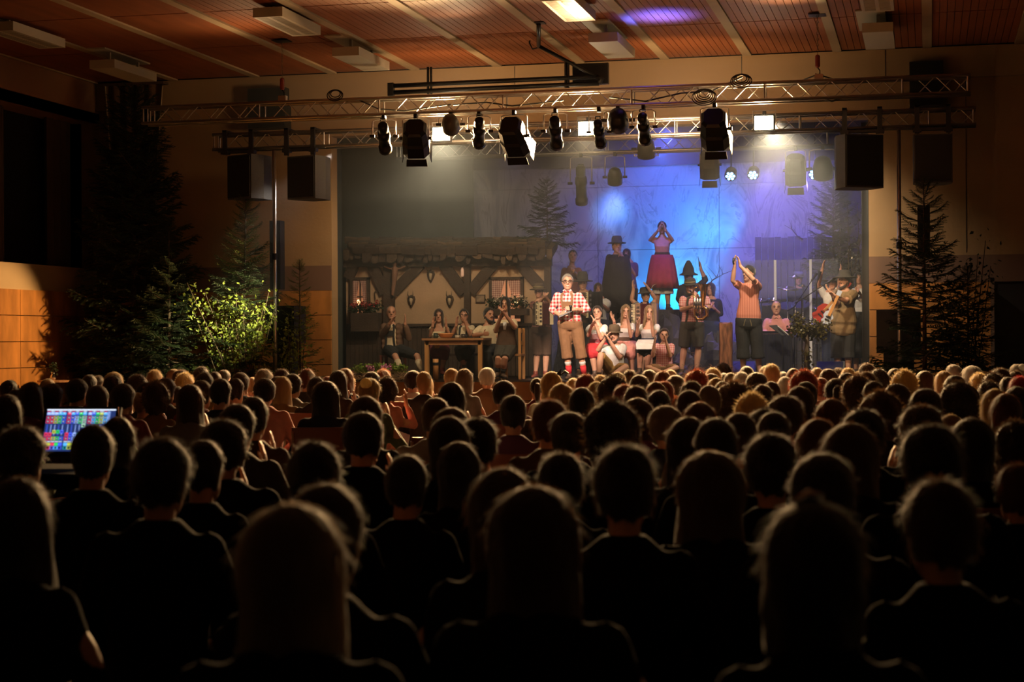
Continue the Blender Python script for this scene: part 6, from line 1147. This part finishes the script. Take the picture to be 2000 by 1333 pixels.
def thair(style, seed):
    g = np.random.default_rng(seed); m = MB(); pf = dict(s=.013, b=.007, l=.022, o=.022, c=.05, p=.013, u=.014, m=.022)[style]; zf = ZF(dict(s='short', b='bald', l='long', o='bob', c='curly', p='up', u='up', m='short')[style])
    if style != 'b': hairshell(m, T_H, HH, TM, zf, pf, n=40, k=14, flare=.10 if style in 'lo' else 0, rough=.05, seed=seed, wave=1)
    else: hairshell(m, T_H, HH, TM, lambda p: .2 if p > 1.5 else .6, .006, n=30, k=8, seed=seed)
    if style == 'p': m.tube([T_H+(0, -.10, .06), T_H+(0, -.15, .04), T_H+(0, -.16, -.06), T_H+(0.01, -.13, -.20)], [.025, .04, .038, .008], 10)
    if style == 'u': m.ell(T_H+(0, -.09, .09), (.055, .05, .045))
    V = m.arr().copy(); k = len(V)//2; nb = dict(s=1300, b=250, l=1500, o=1400, c=2600, p=900, u=1000, m=1600)[style]; ln = dict(s=.020, b=.012, l=.05, o=.045, c=.034, p=.03, u=.03, m=.034)[style]
    if style in 'pu': V = V[:k]
    for _ in range(nb):
        p = V[g.integers(0, 40*13 if len(V) > 520 else len(V))] if style != 'b' else V[g.integers(0, len(V)//2)]; o = nrm(p-T_H); dn = np.array((0, 0, -1.)); dn = nrm(dn-o*(dn@o)*.9+.001); r_ = nrm(g.normal(size=3))
        out = dict(s=.28, b=.5, l=.08, o=.12, c=.55, p=.16, u=.2, m=.42)[style]; d = nrm(dn*(1-out)+o*out+r_*(.30 if style != 'c' else .7)); L_ = ln*g.uniform(.5, 1.2); w_ = nrm(np.cross(d, o+r_*.3))*.0016; p0 = p+g.normal(size=3)*.004-o*.002
        md = p0+d*L_*.5; e = md+nrm(d*.8+dn*.35+r_*.15)*L_*.5; m.add([p0-w_, p0+w_, md+w_*.7, md-w_*.7, e], [(0, 1, 2, 3), (3, 2, 4)])
    for v in m.v: v -= T_H
    return keepmesh(m, 'hair', [H_['d']])
HAIR = {(s, i): thair(s, 10*i+ord(s)) for s in 'sblocpum' for i in range(2)}
HAIRN = dict(s='short', b='thinning', l='long loose', o='chin-length bobbed', c='big curly', p='ponytailed', u='pinned-up', m='tousled'); COLN = dict(d='dark', n='brown', g='grey', y='fair', r='red', a='auburn', w='white', k='black', h='bright crimson')
GENDER = {}
CROWD = """17,749,29,s,d 60,757,42,l,n 32,766,28,s,d 93,746,26,s,y 100,751,45,s,d 149,741,42,s,d 191,755,40,b,n 174,738,26,s,d 190,740,22,m,n 222,733,36,o,y 220,742,32,m,n 240,751,45,s,d
268,737,36,m,n 284,757,30,m,d 279,774,30,u,y 306,761,47,c,n 302,730,25,m,y 323,740,38,s,n 338,723,24,b,y 352,728,28,m,n 361,741,34,c,y 346,760,22,s,n 392,723,24,m,d 398,732,30,s,d 420,731,24,b,n 436,727,24,s,n
392,747,38,s,n 372,760,50,l,n 431,747,36,s,d 414,758,24,o,a 459,746,30,s,k 470,730,32,s,n 493,741,20,b,y 464,795,64,s,k 440,830,85,m,k 14,783,54,l,d 232,830,64,o,d 185,846,72,s,k 42,845,88,m,k 318,878,100,m,k 398,876,64,s,k
516,726,32,m,g 551,729,28,m,n 518,740,42,s,k 541,741,26,s,n 552,744,34,l,y 563,752,22,o,y 571,734,32,s,k 590,736,26,o,w 600,728,28,m,a 618,745,30,m,d 640,741,24,s,r 637,748,54,l,d,C 660,731,32,l,d 673,725,32,o,a 684,741,18,s,y
725,728,32,s,d 748,732,30,c,a 722,745,38,u,y 756,749,36,c,d,U 807,725,33,s,d,WC 829,732,26,s,y 834,742,24,o,y 883,725,26,s,y 907,728,30,o,g 889,738,30,c,a 882,757,48,o,k 952,720,30,s,w,J 986,745,44,s,d 717,788,60,o,n 853,780,52,b,n
882,800,72,s,n 880,832,70,o,d 935,830,72,m,k 710,813,70,s,k 497,786,50,s,k 618,888,92,m,k 900,882,80,l,k 1004,782,46,s,k 662,858,26,u,k 635,965,136,s,n 575,1010,200,l,g 985,944,104,o,n 1045,965,186,l,n
1050,744,26,p,d 1078,733,38,l,y,K 1120,745,26,o,y 1145,740,36,m,r 1175,741,28,m,y 1208,733,30,s,y 1232,731,28,m,n 1251,735,36,s,k 1269,725,30,s,n 1099,757,46,o,y 1166,755,36,o,y 1137,768,42,o,k 1200,747,58,c,k 1222,762,40,m,r 1245,765,42,m,n
1295,733,30,m,a 1321,734,37,s,k 1312,728,24,s,y 1283,755,38,o,a 1299,754,28,m,r 1288,771,42,s,k 1354,730,30,s,y 1363,738,40,c,r 1352,755,40,m,n 1395,726,28,m,y 1416,719,25,c,n 1391,734,32,s,n 1415,733,20,s,d 1400,747,32,o,y 1412,752,30,s,d
1429,734,25,s,g 1449,735,28,m,w 1460,719,26,s,k 1479,727,42,s,k 1498,719,26,s,y 1388,762,40,s,g 1348,772,42,s,n 1438,757,84,c,n 1490,761,32,m,n 1247,786,62,o,n 1303,794,68,s,g 1368,800,62,o,a 1471,790,56,c,y 1076,794,62,m,a 1115,808,74,s,k 1197,809,98,c,k
1345,832,82,l,d 1402,834,72,s,k 1445,821,58,s,n 1035,828,36,l,n 1222,897,98,m,d 1394,890,138,l,n 1508,868,92,m,k 1495,815,60,m,k
1509,719,26,m,y 1531,731,20,s,w 1552,722,27,b,a 1573,730,24,o,y 1597,724,24,s,y 1621,723,32,s,n 1641,725,22,m,n 1659,726,24,m,y 1657,732,34,s,k 1696,713,30,m,n 1681,730,22,o,y 1694,733,38,m,n 1720,729,32,m,k 1751,721,29,b,n 1772,732,30,s,w
1768,740,46,c,y 1809,723,37,b,n 1866,714,29,s,w 1902,717,40,o,w 1847,733,32,l,y 1867,735,42,s,k 1956,724,36,m,n 1989,717,24,u,w 1985,731,26,m,n 1915,741,32,c,y 1943,742,40,c,k 1971,743,28,s,d 1993,745,36,m,h 1535,743,28,o,w 1509,752,30,s,n
1572,734,56,c,r 1605,744,26,s,r 1577,754,36,s,k 1634,741,46,p,d 1677,748,58,c,n 1708,753,36,s,d 1755,753,48,s,n 1806,750,34,c,g 1811,760,60,s,k 1876,759,80,c,k 1934,758,42,c,k 1945,773,50,o,y 1966,782,52,l,a 1990,765,54,l,k
1534,779,70,m,n 1565,765,52,l,n 1626,794,62,o,a 1722,784,78,c,n 1687,812,76,m,k 1803,800,76,m,n 1861,821,46,s,y 1902,833,84,o,k 1514,818,52,s,k 1598,838,68,l,a 1662,838,104,l,n 1822,845,104,m,k 1986,850,80,c,d 1610,893,122,s,k 1843,970,116,m,n 1990,925,70,m,a 1597,1017,186,o,k,H 38,962,122,l,d 795,905,70,s,k 1100,905,80,m,k"""
JCOL = [C_[k] for k in ('blackc', 'darkbrown', 'navy', 'darkleather', 'greyc', 'maroon', 'greenc', 'purple')]; BASEW = dict(s=.17, b=.158, l=.20, o=.20, c=.245, p=.175, u=.175, m=.185)
LM = [(60, 'the lit wood panels'), (160, 'the left wall corner'), (300, 'the big dark spruce'), (420, 'the second dark spruce'), (520, 'the hazel boughs'), (630, 'the thin spruce'), (710, 'the proscenium edge'), (775, 'the cyclamen trough'), (870, 'the hut table'), (960, 'the pine chair'), (1050, 'the cream accordion'), (1130, 'the checked-shirt presenter'), (1215, 'the seated women'), (1300, 'the cross-legged boy'), (1380, 'the horn player'), (1440, 'the timber post'), (1500, 'the singer'), (1560, 'the keyboard desk'), (1630, 'the round bush'), (1690, 'the guitarist'), (1760, 'the right pole'), (1850, 'the right spruce'), (1950, 'the dark doorway'), (2100, 'the right picture edge')]
S = []
for i, e in enumerate(CROWD.split()):
    q = e.split(','); x, y, w_ = map(float, q[:3]); st, co = q[3:5]; fl_ = q[5] if len(q) > 5 else ''
    hz_ = 662-.006*(x-1000); drop = .335; dep = FPX*drop/(y-hz_); bw = BASEW[st]; wm = w_*dep/FPX
    lo, hi = bw*.84, bw*1.24
    if wm < lo: dep *= (lo/wm)**.8
    if wm > hi: dep *= (hi/wm)**.8
    if y < 760: dep = min(dep, 25.2)
    S.append(dict(x=x, y=y, w=w_, st=st, co=co, fl=fl_, dep=dep))
for it in range(60):      # nobody sits in a neighbour's lap: slide along the line of sight until seats are clear
    pos = np.array([PD(s['x'], s['y'], s['dep']) for s in S]); mv = np.zeros(len(S))
    for i in range(len(S)):
        d = pos-pos[i]; near = np.where((abs(d[:, 0]) < .40) & (abs(d[:, 1]) < .52))[0]
        for j in near:
            if j <= i: continue
            k = .035*(1 if S[i]['y'] > S[j]['y'] or (S[i]['y'] == S[j]['y'] and i > j) else -1); mv[i] -= k; mv[j] += k
    for s, v in zip(S, mv):
        s['dep'] = float(np.clip(s['dep']+np.clip(v, -.1, .1), 2.9, 26.0 if s['x'] > 640 else 25.6))
band = lambda d: 'front rows' if d > 18 else 'forward rows' if d > 13.5 else 'middle rows' if d > 9.5 else 'rear rows' if d > 5.6 else 'rearmost rows'
for s in S: s['lm'] = next(n for l_, n in LM if s['x'] < l_+30); s['band'] = band(s['dep'])
ORD = ['', 'first', 'second', 'third', 'fourth', 'fifth', 'sixth', 'seventh', 'eighth']
from collections import defaultdict
grp = defaultdict(list)
for s in S: grp[(s['st'], s['co'], s['lm'], s['band'])].append(s)
for k, v in grp.items():
    v.sort(key=lambda s: s['x'])
    for i, s in enumerate(v):
        s['label'] = 'spectator with %s %s hair, %s below %s' % (HAIRN[k[0]] , COLN[k[1]], k[3], k[2])
        if len(v) > 1: s['label'] += ', %s from left' % ORD[i+1]
        if 'W' in s['fl']: s['label'] += ', white shirt'
        if 'U' in s['fl']: s['label'] += ', arms raised'
def put(name, me, root, m, loc=(0, 0, 0), sc=(1, 1, 1), rot=(0, 0, 0)):
    o = link(name, me, root, loc, rot, sc); o.material_slots[0].link = 'OBJECT'; o.material_slots[0].material = m; return o
gr = random.Random(21); AIM = np.array((X(1150, 29), 29.))
NEARJ = mat('near_shade_black', (.006, .005, .005), .95, spec=.1)  # colour blackened to stand in for the shade over the nearest rows
chairw = mat('chair_red_wood', (.22, .055, .025), .45)
for i, s in enumerate(S):
    p = PD(s['x'], s['y'], s['dep']); wm = s['w']*s['dep']/FPX; hs = float(np.clip(wm/BASEW[s['st']], .82, 1.28)); k = p[2]/(1.155+.118*hs+.0); k = float(np.clip(k, .86, 1.16))
    a = math.atan2(AIM[1]-p[1], AIM[0]-p[0])-math.pi/2+gr.uniform(-.18, .18)
    root = thing('person', s['label'], 'person', (p[0], p[1], 0), 'seated audience seen from behind'); root.rotation_euler = (0, 0, a); root.scale = (k, k, p[2]/(1.155+.118*hs))
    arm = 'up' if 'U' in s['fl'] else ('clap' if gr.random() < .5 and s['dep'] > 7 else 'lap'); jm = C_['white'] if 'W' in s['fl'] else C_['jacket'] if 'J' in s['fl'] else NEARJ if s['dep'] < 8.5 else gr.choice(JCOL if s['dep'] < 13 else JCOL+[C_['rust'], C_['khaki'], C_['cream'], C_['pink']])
    root.location = (p[0], p[1]-.03, 0)
    if hs < 1: root.scale = (k*(hs+.06), k*(.5+hs/2), root.scale[2]); hs = 1.0
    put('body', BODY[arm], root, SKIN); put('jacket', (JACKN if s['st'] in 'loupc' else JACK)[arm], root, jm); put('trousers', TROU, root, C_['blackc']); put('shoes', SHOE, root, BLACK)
    put('hair', HAIR[(s['st'], i % 2)], root, H_[s['co']], tuple(T_H), (hs*1.0, (1+hs)/2, (.5+hs/2)))
    if 'K' in s['fl']:
        b = MB(); c = T_H+(.085, -.04, .10)
        for sg in (-1, 1): b.tube([c, c+(sg*.03+.02, -.01, .04), c+(sg*.05+.03, 0, .02)], [.008, .035, .02], 8, flat=.4)
        b.build('hair_bow', BLACK, root, world=False)
    if 'H' in s['fl']: MB().tube([T_H+(-.03, .02, .135), T_H+(0, .03, .145), T_H+(.03, .02, .14)], [.006, .012, .008], 8).build('hair_clip', CHROME, root, True, world=False)
    if 'C' in s['fl'] or (560 < s['x'] < 1010 and 9.5 < s['dep'] < 17) or s['dep'] > 6.5 and (s['x'] > 1790 or s['x'] < 90):
        ch = thing('audience_chair', 'red-brown chair under '+s['label'].replace('spectator with ', '').replace(', white shirt', '').replace(', arms raised', ''), 'chair', (p[0], p[1]-.03, 0), 'audience chairs'); ch.rotation_euler = (0, 0, a)
        L_ = ch['label'].split(); ch['label'] = ' '.join(L_[:16]).rstrip(',')
        b = MB().lohi((-.21, -.26, .385), (.21, .2, .405)); b.build('seat', chairw, ch, world=False); MB().lohi((-.21, -.235, .62), (.21, -.215, .93)).build('backrest', chairw, ch, world=False)
        for sx in (-.2, .2):
            MB().tube([(sx, -.27, .002), (sx, -.22, .40), (sx, -.245, .90)], .011, 6).build('leg', STEEL, ch, True, world=False); MB().tube([(sx, .2, .002), (sx, .17, .385)], .011, 6).build('leg', STEEL, ch, True, world=False)
# ---------------------------------------------------------------- mixing desk with lit touch screen
dm = 9.2; A, B, Cc = PD(93, 800, dm+.06), PD(227, 800, dm+.06), PD(80, 882, dm-.02); U_ = B-A; V_ = Cc-A; N_ = nrm(np.cross(V_, U_)); 
if N_@F > 0: N_ = -N_
t = thing('mixing_desk', 'digital mixing desk with glowing multicolour touch screen among the audience', 'mixing desk', ((A[0]+B[0])/2, A[1]+.1, 0))
Q = lambda u, v, n_=0.: A+U_*u+V_*v+N_*n_
def quadbox(u0, u1, v0, v1, n0, n1, m, b): return b.add([Q(u0, v0, n0), Q(u1, v0, n0), Q(u1, v1, n0), Q(u0, v1, n0), Q(u0, v0, n1), Q(u1, v0, n1), Q(u1, v1, n1), Q(u0, v1, n1)], [(0, 1, 2, 3), (7, 6, 5, 4), (0, 4, 5, 1), (1, 5, 6, 2), (2, 6, 7, 3), (3, 7, 4, 0)], m)
quadbox(-.05, 1.07, -.06, 1.12, -.03, -.002, 0, MB()).build('screen_housing', BLACK, t)
cols = dict(bg=(.02, .04, .16), w=(.75, .85, 1), r=(.75, .04, .10), b=(.06, .12, .9), c=(.1, .45, 1), g=(.03, .6, .12), y=(.5, .55, .06), l=(.35, .5, 1), t=(.02, .35, .4), k=(0.0, .0, .01), dr=(.25, .02, .06), e=(.45, .75, .55))
keys = list(cols); mats_ = [emit('screen_'+k, cols[k], 1.3 if k != 'bg' else 1.0) for k in keys]; b = MB(); qd = lambda u0, u1, v0, v1, c, n_=.001: b.add([Q(u0, v0, n_), Q(u1, v0, n_), Q(u1, v1, n_), Q(u0, v1, n_)], [(0, 1, 2, 3)], keys.index(c))
disp = lambda: None
qd(0, 1.0, 0, 1.0, 'bg', 0); qd(0, 1.0, .0, .03, 'w')
ch_ = 'rrygbrblgercgyc'; xs3 = [i*.056+.006+(.02 if i >= 5 else 0)+(.02 if i >= 10 else 0) for i in range(15)]
for i, u in enumerate(xs3):
    c1 = 'lllccrcbgclbgyc'[i]; qd(u, u+.05, .045, .06, 'w' if i % 2 else 'r'); qd(u, u+.054, .075, .135, c1); qd(u+.015, u+.035, .08, .095, 'w', .0015)
    for v in (.165, .255):
        qd(u, u+.054, v, v+.082, ch_[i]); qd(u+.007, u+.047, v+.01, v+.072, 'k', .0015); qd(u+.018, u+.036, v+.032, v+.048, 'w', .002)
    qd(u+.024, u+.031, .37, .62, 'l' if i % 3 else 'b', .0012)
    vv = .50 if 2 <= i < 5 else .56 if i < 10 else .58
    qd(u+.002, u+.05, vv, vv+.08, ch_[i], .0016); qd(u+.012, u+.040, vv+.03, vv+.055, 'k', .002)
    qd(u, u+.054, .66, .74, ch_[i]); qd(u+.009, u+.045, .675, .73, 'k', .0015); qd(u+.02, u+.034, .695, .71, 'w', .002)
    qd(u, u+.05, .765, .78, 'w'); qd(u, u+.054, .80, .87, 'lyrgbcyyecgblyr'[i]); qd(u, u+.054, .885, .955, 'yrbcbtyygcbrgly'[i]); qd(u+.01, u+.044, .895, .945, 'k', .0015)
qd(xs3[9], xs3[9]+.054, .35, .43, 'e', .0017); qd(xs3[9]+.01, xs3[9]+.044, .37, .41, 'k', .002)
for k in range(12): qd(.885, .925, .06+k*.035, .078+k*.035, 'y' if k in (7, 8) else 'l')
b.build('display', mats_, t); z0 = Cc[2]-.06
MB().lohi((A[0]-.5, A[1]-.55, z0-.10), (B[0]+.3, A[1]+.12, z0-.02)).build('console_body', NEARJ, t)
for sx in (-.45, .35):
    for sy in (-.5, .05): MB().tube([((A[0]+B[0])/2+sx, A[1]+sy, 0), ((A[0]+B[0])/2+sx, A[1]+sy, z0-.10)], .02, 6).build('leg', BLACKM, t)
MB().tube([PD(231, 832, dm+.05), PD(232, 812, dm+.05), PD(231, 795, dm+.05)], [.003, .002, .004], 5).build('antenna', CHROME, t)
# vase on the ledge at the left wall
c = P(104, 742, 25.2); c = np.array((c[0], c[1], c[2])); t = thing('side_table', 'small side table with a little silver bouquet by the lit panels', 'table', (c[0], c[1], 0)); MB().lathe([(.25, c[2]-.04), (.25, c[2]-.01)], (c[0], c[1], 0), 18).build('tabletop', PINED, t); MB().tube([(c[0], c[1], 0.01), (c[0], c[1], c[2]-.04)], .03, 8).build('leg', BLACKM, t)
v = thing('vase', 'little glinting vase of sprigs on the side table at the left wall', 'vase', c); MB().lathe([(.03, -.01), (.05, .04), (.025, .09), (.035, .12)], c, 12).build('glass', CHROME, v, True); m = leafball(MB(), c+(0, 0, .17), .09, 70, RG, .05); tag(m.build('sprigs', FOLD, v), kind='stuff')
